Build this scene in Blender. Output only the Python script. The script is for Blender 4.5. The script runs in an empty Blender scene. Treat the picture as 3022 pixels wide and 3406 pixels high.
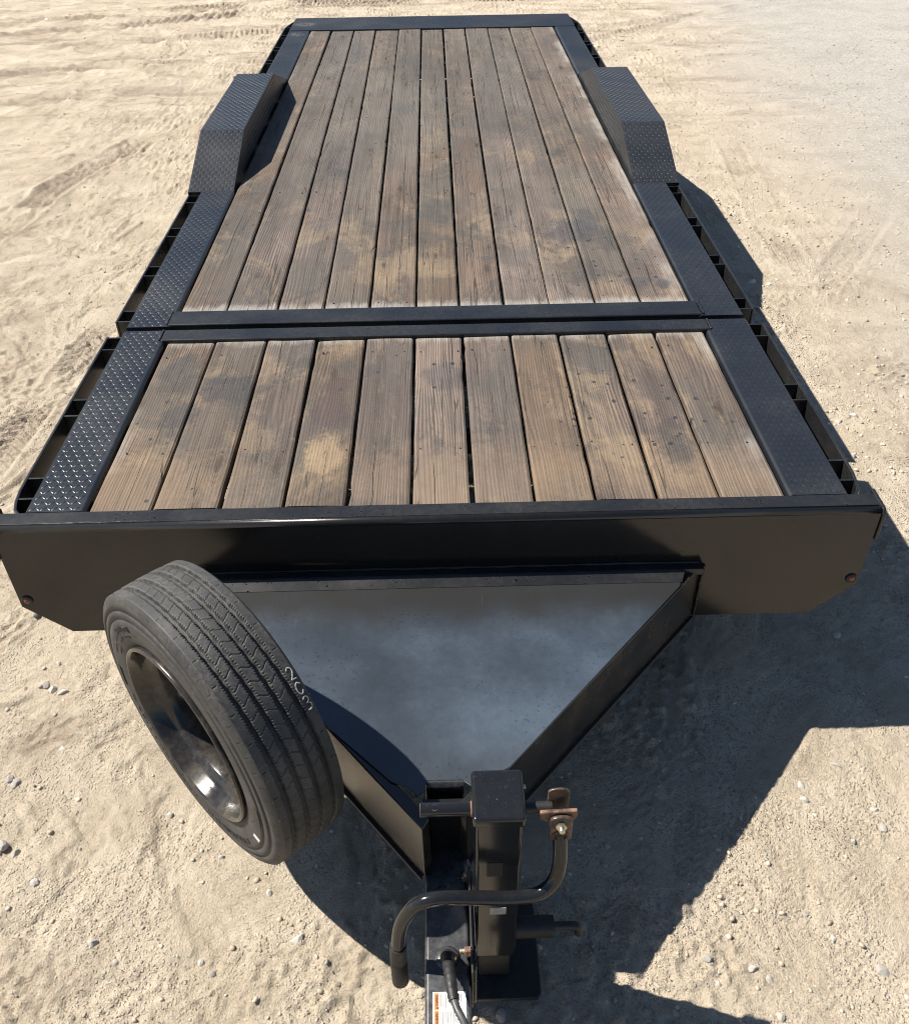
import bpy, bmesh, math, random
import numpy as np
from mathutils import Vector, Matrix
R = math.radians
random.seed(7); RNG = np.random.default_rng(11)
sc = bpy.context.scene
C = sc.collection
H = 0.77                      # height of the deck boards above the dirt at the tongue

# ------------------------------------------------------------------ camera, sky, sun, exposure
cam = bpy.data.cameras.new('camera'); cam_o = bpy.data.objects.new('camera', cam); C.objects.link(cam_o)
cam.sensor_fit = 'HORIZONTAL'; cam.sensor_width = 36; cam.lens = 36.07
cam.clip_start = 0.05; cam.clip_end = 500
cam_o.matrix_world = (Matrix.Translation((0.023, -2.119, 1.684 + H)) @ Matrix.Rotation(R(-0.68), 4, 'Z')
                      @ Matrix.Rotation(R(51.052), 4, 'X') @ Matrix.Rotation(R(-0.895), 4, 'Z'))
sc.camera = cam_o
SUN = Vector((0.80, -0.25, -1.0)).normalized()          # direction the light travels
w = bpy.data.worlds.new('World'); sc.world = w; w.use_nodes = True
nt = w.node_tree
sky = nt.nodes.new('ShaderNodeTexSky'); sky.sky_type = 'NISHITA'; sky.sun_disc = False
sky.sun_elevation = math.asin(-SUN.z)
sky.sun_rotation = math.atan2(-SUN.x, -SUN.y)
sky.air_density = 1.0; sky.dust_density = 0.6; sky.ozone_density = 1.5; sky.altitude = 900
bg = nt.nodes['Background']; bg.inputs['Strength'].default_value = 0.055
nt.links.new(sky.outputs[0], bg.inputs[0])
sl = bpy.data.lights.new('sun', 'SUN'); sl.energy = 5.0; sl.angle = R(0.5); sl.color = (1.0, 0.935, 0.835)
so = bpy.data.objects.new('sun', sl); C.objects.link(so)
so.rotation_euler = SUN.to_track_quat('-Z', 'Y').to_euler(); so.location = (-6, 3, 9)
sc.view_settings.view_transform = 'Standard'; sc.view_settings.look = 'None'
sc.view_settings.exposure = 0.80; sc.view_settings.gamma = 1.0
sc.render.resolution_x = 908; sc.render.resolution_y = 1024
try: sc.cycles.max_bounces = 8; sc.cycles.pixel_filter_type = 'BLACKMAN_HARRIS'; sc.cycles.filter_width = 1.05
except Exception: pass

# ------------------------------------------------------------------ node helpers
class NT:
    def __init__(s, name):
        s.m = bpy.data.materials.new(name); s.m.use_nodes = True
        s.t = s.m.node_tree; s.p = s.t.nodes['Principled BSDF']
    def n(s, ty, **kw):
        nd = s.t.nodes.new('ShaderNode' + ty)
        for k, v in kw.items(): setattr(nd, k, v)
        return nd
    def put(s, sock, v):
        if isinstance(v, bpy.types.NodeSocket): s.t.links.new(v, sock)
        elif isinstance(v, (tuple, list)) and sock.type == 'RGBA' and len(v) == 3: sock.default_value = (*v, 1)
        else: sock.default_value = v
    def set(s, name, v): s.put(s.p.inputs[name], v)
    def math(s, op, a, b=0.0, c=0.0):
        nd = s.n('Math', operation=op)
        s.put(nd.inputs[0], a); s.put(nd.inputs[1], b); s.put(nd.inputs[2], c); return nd.outputs[0]
    def vm(s, op, a, b=(0, 0, 0)):
        nd = s.n('VectorMath', operation=op); s.put(nd.inputs[0], a); s.put(nd.inputs[1], b)
        return nd.outputs['Value'] if op in ('LENGTH', 'DISTANCE', 'DOT_PRODUCT') else nd.outputs[0]
    def mix(s, f, a, b, mode='MIX'):
        nd = s.n('Mix', data_type='RGBA', blend_type=mode)
        s.put(nd.inputs[0], f); s.put(nd.inputs[6], a); s.put(nd.inputs[7], b); return nd.outputs[2]
    def mixf(s, f, a, b):
        nd = s.n('Mix', data_type='FLOAT'); s.put(nd.inputs[0], f); s.put(nd.inputs[2], a); s.put(nd.inputs[3], b)
        return nd.outputs[0]
    def rng(s, v, a, b, c=0.0, d=1.0, smooth=True):
        nd = s.n('MapRange', interpolation_type='SMOOTHSTEP' if smooth else 'LINEAR')
        for i, x in enumerate((v, a, b, c, d)): s.put(nd.inputs[i], x)
        return nd.outputs[0]
    def noise(s, vec, scale, detail=4, rough=.55, dist=0.0, col=False):
        nd = s.n('TexNoise'); s.put(nd.inputs['Vector'], vec)
        for k, v in (('Scale', scale), ('Detail', detail), ('Roughness', rough), ('Distortion', dist)): s.put(nd.inputs[k], v)
        return nd.outputs['Color' if col else 'Fac']
    def voro(s, vec, scale, feature='F1', out='Distance', rand=1.0, dims='3D'):
        nd = s.n('TexVoronoi', feature=feature, voronoi_dimensions=dims); s.put(nd.inputs['Vector'], vec); s.put(nd.inputs['Scale'], scale)
        s.put(nd.inputs['Randomness'], rand); return nd.outputs[out]
    def coord(s): return s.n('TexCoord').outputs['Object']
    def scale(s, vec, sc_): return s.vm('MULTIPLY', vec, sc_)
    def sep(s, vec):
        nd = s.n('SeparateXYZ'); s.put(nd.inputs[0], vec); return nd.outputs
    def comb(s, x, y, z):
        nd = s.n('CombineXYZ'); s.put(nd.inputs[0], x); s.put(nd.inputs[1], y); s.put(nd.inputs[2], z); return nd.outputs[0]
    def bump(s, h, dist, strength=1.0, normal=None):
        nd = s.n('Bump'); s.put(nd.inputs['Height'], h); s.put(nd.inputs['Distance'], dist); s.put(nd.inputs['Strength'], strength)
        if normal is not None: s.put(nd.inputs['Normal'], normal)
        return nd.outputs[0]

def mat_paint(name, base=(.010, .011, .013), dust=(.16, .145, .12), amt=.25, rough=.22, rough2=.5, wet=0.0, chips=0.0, cloud=3.0, peel=.00012, grain=.75, spec=.5, band=None, scuffs=()):
    """black gloss paint: a broken veil of dust, dull patches, dried water spots and a few chips"""
    m = NT(name); P = m.coord()
    big = m.noise(P, cloud, 5, .6)
    fine = m.noise(P, 55, 4, .65)
    veil = m.math('MULTIPLY', m.rng(big, .28, .74, 0.0 if band is None else .22, 1), m.rng(fine, .30, .75, 1 - grain, 1))
    specks = m.rng(m.noise(P, 260, 2, .7), .66, .74)
    d = m.math('MINIMUM', m.math('ADD', m.math('MULTIPLY', veil, amt), m.math('MULTIPLY', specks, amt * .8)), 1.0)
    col = m.mix(d, base, dust)
    rg = m.mixf(m.rng(big, .35, .75), rough, rough2)
    if wet > 0:
        q = m.vm('ADD', P, m.scale(m.noise(P, 60, 3, .6, col=True), (.022, .022, .022)))
        v = m.voro(q, 58)
        spot = m.math('MULTIPLY', m.rng(v, .26, .20), m.rng(m.noise(P, 4, 2), .48, .56))
        ring = m.math('MULTIPLY', m.math('MULTIPLY', m.rng(v, .20, .24), m.rng(v, .30, .26)), m.rng(m.noise(P, 4, 2), .48, .56))
        col = m.mix(m.math('MULTIPLY', spot, wet), col, (.004, .004, .005))
        col = m.mix(m.math('MULTIPLY', ring, wet * .16), col, (.20, .20, .19))
        rg = m.mixf(spot, rg, .06)
    if chips > 0:
        ch = m.math('MULTIPLY', m.rng(m.noise(P, 120, 3, .7), .735, .75), m.rng(m.noise(P, 5, 2), .5, .62))
        col = m.mix(m.math('MULTIPLY', ch, chips), col, (.55, .54, .52))
        rg = m.mixf(ch, rg, .6)
    for sx_, sy_, rx_, ry_ in scuffs:
        q_ = m.vm('LENGTH', m.scale(m.vm('SUBTRACT', P, (sx_, sy_, 0)), (1 / rx_, 1 / ry_, 0)))
        k_ = m.math('MULTIPLY', m.rng(q_, 1.1, .4), m.rng(m.noise(m.scale(P, (14, 60, 10)), 3.0, 5, .7), .50, .60))
        col = m.mix(m.math('MULTIPLY', k_, .42), col, (.36, .35, .32)); rg = m.mixf(k_, rg, .6)
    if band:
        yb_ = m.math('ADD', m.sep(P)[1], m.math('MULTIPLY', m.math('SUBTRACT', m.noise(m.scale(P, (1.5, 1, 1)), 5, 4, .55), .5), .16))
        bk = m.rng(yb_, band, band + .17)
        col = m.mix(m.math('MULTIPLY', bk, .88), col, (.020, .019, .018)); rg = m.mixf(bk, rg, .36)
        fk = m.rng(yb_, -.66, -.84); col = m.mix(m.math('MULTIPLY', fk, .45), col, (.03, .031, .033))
        sc1 = m.noise(m.scale(P, (220, 7, 1)), 1.0, 2, .5); sc2 = m.noise(m.scale(P, (9, 190, 1)), 1.0, 2, .5)
        sk = m.math('MULTIPLY', m.math('MAXIMUM', m.rng(sc1, .69, .76), m.rng(sc2, .71, .78)), .05)
        col = m.mix(sk, col, (.26, .27, .28))
    m.set('Base Color', col); m.set('Roughness', rg)
    wav = m.bump(m.noise(P, 2.3, 2, .5), .004, .25)
    m.set('Normal', m.bump(m.noise(P, 190, 3, .6), peel * 10, .10, wav))
    m.p.inputs['Specular IOR Level'].default_value = spec
    return m.m

def mat_simple(name, col, rough=.5, metal=0.0, var=.25, scale=40, bump=.0004):
    m = NT(name); P = m.coord(); n = m.noise(P, scale, 5, .65)
    c2 = tuple(x * (1 - var) for x in col); c3 = tuple(min(1, x * (1 + var)) for x in col)
    m.set('Base Color', m.mix(m.rng(n, .3, .7), c2, c3)); m.set('Roughness', m.rng(n, .2, .8, rough * .8, min(1, rough * 1.2)))
    m.set('Metallic', metal); m.set('Normal', m.bump(n, bump)); return m.m

M = {}
M['paint'] = mat_paint('black_paint', wet=.8, chips=.5, amt=.16, rough=.28, rough2=.42, scuffs=((-1.0, -.06, .28, .014),))
M['face'] = mat_paint('black_gloss_face', base=(.011, .0105, .010), amt=.05, rough=.16, rough2=.25, chips=.35, spec=.5)
M['tread_plate'] = mat_paint('black_tread_plate', base=(.012, .0145, .019), dust=(.10, .10, .10), amt=.26, rough=.33, rough2=.48, chips=.2, cloud=2.4, spec=.6, scuffs=((-1.12, 6.80, .13, .10), (-1.14, 6.42, .08, .10)))
M['tongue_plate'] = mat_paint('dusty_black_plate_sky_sheen', base=(.014, .017, .022), dust=(.094, .132, .178), amt=.64, rough=.32, rough2=.46, chips=.6, wet=.10, cloud=1.8, grain=.22, spec=.65, band=-.37)  # dust colour is tinted blue to paint in the sky's reflection
M['beam'] = mat_paint('spotted_black_beam', base=(.014, .015, .018), dust=(.26, .27, .28), amt=.5, wet=1.0, rough=.26, rough2=.4, chips=.5)
M['rail'] = mat_paint('dusty_black_rail', base=(.013, .0125, .012), dust=(.25, .20, .14), amt=.24, rough=.20, rough2=.34, cloud=5, chips=.3, spec=.6)
M['dull'] = mat_paint('dull_black_frame', base=(.012, .012, .013), amt=.25, rough=.42, rough2=.6)
M['jack'] = mat_paint('black_gloss_jack', amt=.05, rough=.09, rough2=.17, wet=.5, chips=.35)
M['rim'] = mat_paint('black_gloss_rim', base=(.012, .012, .014), dust=(.20, .17, .13), amt=.45, rough=.11, rough2=.30, cloud=9, chips=.2)
M['rust'] = mat_simple('rusty_steel', (.21, .115, .078), .75, .2, .55, 70)
M['rust_black'] = mat_paint('rust_worn_black', base=(.02, .02, .022), dust=(.36, .20, .12), amt=.95, rough=.3, rough2=.6, cloud=34)
M['zinc'] = mat_simple('zinc_bolt', (.62, .56, .44), .35, .9, .2, 90)
M['rubber_black'] = mat_simple('black_rubber', (.018, .018, .019), .55, 0, .3, 60)
M['cable'] = mat_simple('grey_cable', (.055, .058, .062), .45, 0, .25, 50)
M['amber'] = mat_simple('amber_lens', (.20, .062, .032), .25, 0, .2, 90)
M['white'] = mat_simple('white_label', (.78, .78, .75), .5, 0, .06, 60, .0001)
M['orange'] = mat_simple('orange_label', (.75, .24, .06), .5, 0, .06, 60, .0001)
M['ink'] = mat_simple('black_ink', (.03, .03, .03), .6, 0, .1, 60, .0001)
M['chalk'] = mat_simple('chalk', (.30, .30, .285), .9, 0, .4, 200)
M['tape'] = mat_simple('grey_tape', (.28, .29, .30), .35, .4, .2, 60)

def mat_rubber():
    m = NT('tyre_rubber'); P = m.coord()
    n = m.noise(P, 9, 5, .6); f = m.noise(P, 130, 3, .7)
    d = m.math('MULTIPLY', m.rng(n, .3, .72), m.rng(f, .25, .8))
    m.set('Base Color', m.mix(d, (.026, .0265, .028), (.100, .097, .090)))
    m.set('Roughness', m.rng(f, .2, .8, .5, .72)); m.set('Normal', m.bump(f, .0004)); return m.m
M['rubber'] = mat_rubber()

def mat_wood():
    m = NT('weathered_deck_wood'); P = m.coord()
    rnd = m.n('ObjectInfo').outputs['Random']
    off = m.comb(m.math('MULTIPLY', rnd, 13.7), m.math('MULTIPLY', rnd, 57.3), m.math('MULTIPLY', rnd, 31.1))
    Q = m.vm('ADD', P, off)
    # slow wander of the grain: knots and cathedral figure
    wob = m.math('SUBTRACT', m.noise(m.scale(Q, (4.5, .62, 1)), 1.0, 2, .5), .5)
    x, y, z = m.sep(Q)[0:3]
    gx = m.math('ADD', x, m.math('MULTIPLY', wob, .13))
    ring = m.math('SINE', m.math('MULTIPLY', m.math('ADD', gx, m.math('MULTIPLY', m.noise(m.scale(Q, (20, .9, 1)), 1.0, 2), .010)), 640.0))
    ring = m.rng(ring, -1, 1)
    streak = m.noise(m.scale(Q, (260, 4.2, 1)), 1.0, 5, .68)
    streak2 = m.noise(m.scale(Q, (42, .9, 1)), 1.0, 4, .6)
    g = m.math('ADD', m.math('MULTIPLY', ring, m.rng(m.noise(m.scale(Q, (3, 1, 1)), 1.0, 2), .35, .7, .06, .30)), m.math('ADD', m.math('MULTIPLY', streak, .46), m.math('MULTIPLY', streak2, .42)))
    t = m.rng(g, .30, .80, smooth=False)
    ramp = m.n('ValToRGB'); m.put(ramp.inputs[0], t)
    cr = ramp.color_ramp; cr.elements[0].position = 0; cr.elements[0].color = (.060, .045, .034, 1)
    cr.elements[1].position = 1; cr.elements[1].color = (.29, .208, .132, 1)
    e = cr.elements.new(.45); e.color = (.128, .090, .060, 1); e = cr.elements.new(.75); e.color = (.198, .140, .090, 1)
    col = ramp.outputs[0]
    # each board its own tone
    hs = m.n('HueSaturation'); m.put(hs.inputs['Hue'], m.rng(m.math('FRACT', m.math('MULTIPLY', rnd, 7.31)), 0, 1, .478, .500, False))
    m.put(hs.inputs['Saturation'], m.rng(m.math('FRACT', m.math('MULTIPLY', rnd, 3.77)), 0, 1, .62, .98, False))
    m.put(hs.inputs['Value'], m.rng(m.math('FRACT', m.math('MULTIPLY', rnd, 5.13)), 0, 1, .74, 1.24, False)); m.put(hs.inputs['Color'], col)
    col = hs.outputs[0]
    # greyed and rubbed areas that run across boards
    PS = m.scale(P, (1, .62, 1)); bo = m.scale(off, (.035, .05, .05))
    n1 = m.noise(m.vm('ADD', PS, bo), 1.9, 9, .74, .5); n2 = m.noise(m.vm('ADD', m.vm('ADD', PS, bo), (9, 4, 2)), 2.6, 9, .74, .6); n3 = m.noise(m.vm('ADD', m.vm('ADD', PS, bo), (3, 17, 2)), 3.4, 9, .75, .5)
    col = m.mix(m.math('MULTIPLY', m.math('MULTIPLY', m.rng(n1, .44, .60), m.rng(streak, .25, .65, .5, 1)), .8), col, (.080, .075, .068))
    col = m.mix(m.math('MULTIPLY', m.math('MULTIPLY', m.rng(n2, .50, .62), m.rng(streak, .3, .7, .25, 1)), .7), col, (.30, .218, .135))
    col = m.mix(m.math('MULTIPLY', m.rng(n3, .53, .64), .72), col, (.050, .047, .046))
    lines = m.noise(m.scale(Q, (115, 1.1, 1)), 1.0, 3, .6)
    col = m.mix(m.math('MULTIPLY', m.rng(lines, .55, .68), .65), col, (.040, .032, .026))
    fleck = m.noise(m.scale(Q, (150, 22, 1)), 1.0, 3, .6)
    col = m.mix(m.math('MULTIPLY', m.rng(fleck, .60, .72), .45), col, (.045, .037, .030))
    wr = m.scale(m.vm('SUBTRACT', m.noise(P, 7.5, 9, .78, col=True), (.5, .5, .5)), (1.25, 1.25, 0))
    soak = m.math('ADD', m.math('MULTIPLY', streak, .6), m.math('MULTIPLY', m.noise(P, 22, 5, .7), .4))
    brd = m.rng(m.math('FRACT', m.math('MULTIPLY', rnd, 19.7)), 0, 1, .62, 1.0, False)
    def blob(cx, cy, rx, ry, col_, f, soft=.55):
        nonlocal col
        q = m.vm('ADD', m.scale(m.vm('SUBTRACT', P, (cx, cy, H)), (1 / rx, 1 / ry, 0)), m.scale(wr, (2.0, 2.0, 0)))
        k = m.math('MULTIPLY', m.math('MULTIPLY', m.rng(m.vm('LENGTH', q), 1.1, 1 - soft * .7), m.rng(soak, .30, .60, .5, 1.0)), m.math('MULTIPLY', brd, min(1, f * 1.45)))
        col = m.mix(k, col, col_)
    DK = (.040, .039, .041); BL = (.026, .031, .048); YE = (.33, .24, .145); RD = (.062, .040, .042)
    for a in ((-.9, .12, .5, .22, (.26, .182, .115), .36, .9), (.1, .14, .6, .24, (.26, .182, .115), .36, .9), (.75, .12, .5, .2, (.26, .182, .115), .32, .9), (-.93, .80, .085, .20, DK, .95), (-.72, .69, .16, .13, DK, .9), (-.88, .52, .08, .1, DK, .6), (-.355, .70, .060, .070, RD, 1, .5),
              (-.37, .52, .07, .17, RD, .85, .7), (-.36, .26, .075, .13, YE, .62), (-.60, .36, .09, .09, YE, .3), (.03, .74, .09, .10, BL, .4), (.16, .70, .10, .12, DK, .35),
              (.77, .30, .075, .16, DK, .6), (.60, .25, .10, .10, YE, .35), (.64, 2.06, .13, .16, BL, .9), (.74, 2.2, .05, .16, BL, .95, .3), (.62, 1.62, .1, .16, DK, .7), (.80, 1.95, .14, .14, DK, .6), (.90, 1.62, .09, .1, DK, .5),
              (.97, 1.48, .035, .05, BL, .8), (.86, 1.50, .075, .05, BL, .6), (-.58, 5.75, .06, .5, BL, .75), (-.20, 4.2, .09, .16, BL, .7), (-.76, 5.9, .10, .5, DK, .6),
              (-.26, 1.66, .12, .16, YE, .2), (.0, 1.68, .09, .12, YE, .25), (.02, 2.36, .1, .25, DK, .45), (-.05, 2.0, .1, .12, DK, .4), (.1, 4.6, .16, .6, DK, .5), (-.1, 5.3, .2, .5, DK, .45),
              (.19, 3.3, .045, .25, (.10, .062, .045), .9, .25), (.22, 2.85, .05, .26, (.12, .075, .055), .9, .25), (-.5, 3.3, .2, .5, DK, .35), (.45, 3.9, .3, .3, DK, .4), (.9, 2.2, .2, .2, DK, .35), (0, 5.2, 1.3, 2.2, (.085, .077, .068), .42, .9)):
        blob(*a)
    grey = m.math('MULTIPLY', m.rng(m.sep(P)[1], 1.1, 3.5, .10, .55), m.rng(m.noise(m.vm('ADD', PS, m.scale(off, (.2, .2, .2))), 1.1, 7, .7), .35, .6))
    col = m.mix(grey, col, m.mix(t, (.062, .057, .050), (.215, .193, .162)))
    # knots
    kq = m.vm('ADD', m.scale(Q, (5.4, 1.55, 0)), m.scale(m.noise(P, 30, 2, col=True), (.05, .05, 0)))
    kd = m.voro(kq, 1.0, dims='2D'); kc = m.sep(m.voro(kq, 1.0, out='Color', dims='2D'))
    has = m.math('GREATER_THAN', kc[0], .62)
    kn = m.math('MULTIPLY', m.rng(kd, m.rng(kc[1], 0, 1, .05, .13, False), .02), has)
    halo = m.math('MULTIPLY', m.math('MULTIPLY', m.rng(kd, .30, .10), m.rng(m.math('SINE', m.math('MULTIPLY', kd, 130.0)), -1, 1, .2, 1)), has)
    col = m.mix(m.math('MULTIPLY', halo, .42), col, (.060, .046, .036))
    col = m.mix(m.math('MULTIPLY', kn, .8), col, (.050, .034, .026))
    # oil drips
    qd = m.vm('ADD', P, m.scale(m.noise(P, 40, 2, col=True), (.012, .012, 0)))
    v = m.voro(m.scale(qd, (1, .8, 0)), 15, dims='2D'); vr = m.voro(m.scale(qd, (1, .8, 0)), 15, out='Color', dims='2D')
    drip = m.math('MULTIPLY', m.math('LESS_THAN', v, m.rng(m.sep(vr)[0], .70, 1, 0, .13, False)), m.rng(m.noise(m.vm('ADD', P, (1, 2, 0)), 1.5, 2), .52, .60))
    near = m.vm('LENGTH', m.scale(m.vm('SUBTRACT', P, (.66, .52, H)), (1 / .30, 1 / .30, 0)))
    near2 = m.vm('LENGTH', m.scale(m.vm('SUBTRACT', P, (.72, 1.75, H)), (1 / .32, 1 / .45, 0)))
    mk = m.math('MAXIMUM', m.rng(near, 1.1, .8), m.rng(near2, 1.1, .8))
    drip2 = m.math('MULTIPLY', m.math('LESS_THAN', m.voro(m.scale(qd, (1, .8, 0)), 21, dims='2D'), m.rng(m.sep(m.voro(m.scale(qd, (1, .8, 0)), 21, out='Color', dims='2D'))[0], .55, 1, 0, .19, False)), mk)
    col = m.mix(m.math('MULTIPLY', m.math('MAXIMUM', drip, drip2), .85), col, (.022, .024, .032))
    # worn pale board ends and edges beside the steel
    X, Y = m.sep(P)[0], m.sep(P)[1]
    en = m.math('MULTIPLY', m.math('SUBTRACT', m.noise(m.scale(Q, (1, .25, 1)), 26, 6, .7), .5), .17)
    Yn = m.math('ADD', Y, en); Xn = m.math('ADD', X, m.math('MULTIPLY', en, .8))
    pale = m.math('MAXIMUM', m.math('MULTIPLY', m.math('MULTIPLY', m.rng(Yn, .99, 1.06), m.rng(Yn, 1.16, 1.12)), .8), m.math('MULTIPLY', m.rng(m.math('ABSOLUTE', m.math('SUBTRACT', Yn, 1.285)), .085, .02), .9))
    pale = m.math('MAXIMUM', pale, m.math('MULTIPLY', m.rng(Xn, .955, 1.04), m.rng(m.noise(P, 2.2, 3), .36, .6)))
    pale = m.math('MAXIMUM', pale, m.math('MULTIPLY', m.math('MULTIPLY', m.rng(Xn, -.99, -1.035), m.rng(m.noise(P, 2.2, 3), .42, .6)), .4))
    col = m.mix(m.math('MULTIPLY', m.math('MULTIPLY', pale, m.rng(streak, .25, .7, .35, 1)), .8), col, (.38, .365, .335))
    # drying checks: one or two long splits wander down each board
    U = m.n('Attribute', attribute_name='plank_uv').outputs['Vector']; uu = m.sep(U)[0]; vv = m.sep(U)[1]
    long_ = 0.0
    for i_, (c0, f1, f2) in enumerate(((.5, 11.1, 1.3), (.28, 23.7, 2.1), (.74, 37.9, 1.8))):
        ctr = m.math('ADD', m.math('ADD', c0, m.rng(m.math('FRACT', m.math('MULTIPLY', rnd, f1)), 0, 1, -.13, .13, False)), m.math('MULTIPLY', m.math('SUBTRACT', m.noise(m.comb(m.math('MULTIPLY', rnd, 91.0 + i_), m.math('MULTIPLY', vv, 1.0), i_ * 3.3), 1.6, 5, .62), .5), .22))
        msk = m.noise(m.comb(m.math('MULTIPLY', rnd, 53.0 + i_), m.math('MULTIPLY', vv, 1.0), 7.7 + i_), f2, 1, .5)
        wdt = m.rng(msk, .51 + .045 * i_, .80, 0.0, .012, False)
        k_ = m.math('MULTIPLY', m.math('GREATER_THAN', wdt, .0006), m.rng(m.math('SUBTRACT', m.math('ABSOLUTE', m.math('SUBTRACT', uu, ctr)), wdt), .004, -.002))
        long_ = k_ if i_ == 0 else m.math('MAXIMUM', long_, k_)
    ck = m.noise(m.scale(Q, (15, .55, 1)), 1.0, 2, .45)
    ckm = m.rng(m.noise(m.scale(Q, (6, .8, 1)), 1.0, 2), .50, .58)
    crack = m.math('MULTIPLY', m.rng(m.math('ABSOLUTE', m.math('SUBTRACT', ck, .5)), .0062, .0025), ckm)
    ck2 = m.noise(m.scale(m.vm('ADD', Q, (4, 4, 4)), (60, 1.6, 1)), 1.0, 2, .5)
    crack2 = m.math('MULTIPLY', m.rng(m.math('ABSOLUTE', m.math('SUBTRACT', ck2, .5)), .010, .003), m.rng(m.noise(m.scale(Q, (9, 1.5, 1)), 1.0, 3), .55, .64))
    cr_ = m.math('MAXIMUM', long_, m.math('MULTIPLY', m.math('MAXIMUM', crack, crack2), .55))
    col = m.mix(m.math('MULTIPLY', cr_, .92), col, (.012, .010, .009))
    dirt = m.rng(m.noise(P, 160, 3, .7), .62, .72)
    col = m.mix(m.math('MULTIPLY', dirt, .35), col, (.42, .36, .28))
    m.set('Base Color', col); m.set('Roughness', m.rng(streak, .2, .8, .62, .82)); m.p.inputs['Specular IOR Level'].default_value = .35
    hgt = m.math('SUBTRACT', m.math('ADD', m.math('MULTIPLY', ring, .35), m.math('MULTIPLY', streak, .8)), m.math('MULTIPLY', cr_, 3.0))
    hgt = m.math('ADD', hgt, m.math('MULTIPLY', m.noise(P, 60, 4, .6), .5))
    m.set('Normal', m.bump(hgt, .0016, .8)); return m.m
M['wood'] = mat_wood()

def mat_ground():
    m = NT('dry_tan_dirt'); P = m.coord()
    big = m.noise(P, .55, 5, .6, .5); mid = m.noise(P, 3.1, 6, .62, .3); fine = m.noise(P, 26, 6, .68); grit = m.noise(P, 150, 3, .7)
    col = m.mix(m.rng(mid, .32, .70), (.480, .405, .306), (.632, .550, .435))
    col = m.mix(m.math('MULTIPLY', m.rng(big, .45, .62), .5), col, (.592, .505, .39))
    col = m.mix(m.math('MULTIPLY', m.rng(m.noise(m.vm('ADD', P, (5, 5, 0)), 2.0, 6, .66, .4), .57, .68), .6), col, (.36, .285, .215))
    str_ = m.noise(m.scale(m.vm('ADD', P, m.scale(m.noise(P, .8, 3, col=True), (.5, .5, 0))), (.55, 3.6, 0)), 1.0, 6, .68)
    col = m.mix(m.math('MULTIPLY', m.math('MULTIPLY', m.rng(str_, .50, .64), m.rng(m.sep(P)[1], 3.0, 8.0)), .75), col, (.33, .26, .20))
    col = m.mix(m.math('MULTIPLY', m.rng(fine, .56, .72), .42), col, (.33, .265, .20))
    col = m.mix(m.math('MULTIPLY', m.rng(fine, .44, .30), .35), col, (.70, .62, .50))
    dug = m.n('Attribute', attribute_name='dug').outputs['Fac']
    col = m.mix(m.math('MULTIPLY', m.math('MULTIPLY', dug, m.rng(mid, .30, .62)), .8), col, (.31, .245, .19))
    X, Y = m.sep(P)[0], m.sep(P)[1]
    e = m.math('SUBTRACT', X, m.math('ADD', 2.10, m.math('MULTIPLY', Y, .085)))
    e = m.math('ADD', e, m.math('MULTIPLY', m.math('SUBTRACT', m.noise(P, .9, 5, .6), .5), 1.6))
    road = m.rng(e, -.6, 1.5)
    chip = m.voro(P, 75, out='Color'); cg = m.rng(m.sep(chip)[0], 0, 1, .30, .66, False)
    rc = m.mix(m.rng(fine, .3, .7), m.comb(cg, m.math('MULTIPLY', cg, .96), m.math('MULTIPLY', cg, .88)), (.45, .44, .415))
    col = m.mix(m.math('MULTIPLY', road, .85), col, rc)
    gc = m.sep(m.voro(P, 135, out='Color')); gm = m.math('MULTIPLY', m.rng(m.voro(P, 135), .45, .25), m.rng(m.noise(P, 2.4, 3), .38, .62))
    col = m.mix(m.math('MULTIPLY', m.math('MULTIPLY', gm, m.math('GREATER_THAN', gc[0], .66)), .65), col, (.27, .225, .18))
    col = m.mix(m.math('MULTIPLY', m.math('MULTIPLY', gm, m.math('LESS_THAN', gc[0], .18)), .55), col, (.70, .65, .56))
    hv = m.math('MULTIPLY', m.rng(m.sep(m.voro(P, 48, out='Color'))[1], .82, .9), m.rng(m.voro(P, 48), .5, .3))
    col = m.mix(m.math('MULTIPLY', hv, .28), col, (.30, .265, .225))
    m.set('Base Color', col); m.set('Roughness', .95); m.p.inputs['Specular IOR Level'].default_value = .15
    h1 = m.bump(m.math('ADD', m.math('MULTIPLY', fine, 1.0), m.math('MULTIPLY', m.noise(P, 70, 5, .7), .7)), .013, 1.0)
    h2 = m.bump(m.math('ADD', m.math('ADD', grit, m.math('MULTIPLY', m.noise(P, 330, 2, .7), .6)), m.math('MULTIPLY', m.rng(m.voro(P, 95), .45, .15), m.math('MULTIPLY', m.rng(m.noise(P, 3, 3), .42, .6), .9))), .006, 1.0, h1)
    m.set('Normal', h2); return m.m
M['ground'] = mat_ground()

def mat_stone(name, a, b):
    m = NT(name); P = m.coord(); g = m.n('NewGeometry').outputs['Random Per Island']; n = m.noise(P, 45, 5, .65)
    oi = m.n('ObjectInfo').outputs['Random']
    k = m.math('FRACT', m.math('ADD', g, oi))
    col = m.mix(k, a, b); col = m.mix(m.math('MULTIPLY', m.rng(n, .35, .7), .45), col, (.52, .44, .33))
    m.set('Base Color', col); m.set('Roughness', .85); m.set('Normal', m.bump(n, .003, .7)); return m.m
M['stone'] = mat_stone('pale_grey_stone', (.36, .345, .32), (.64, .61, .56))
M['gravel'] = mat_stone('mixed_gravel', (.33, .28, .225), (.64, .56, .45))

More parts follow.
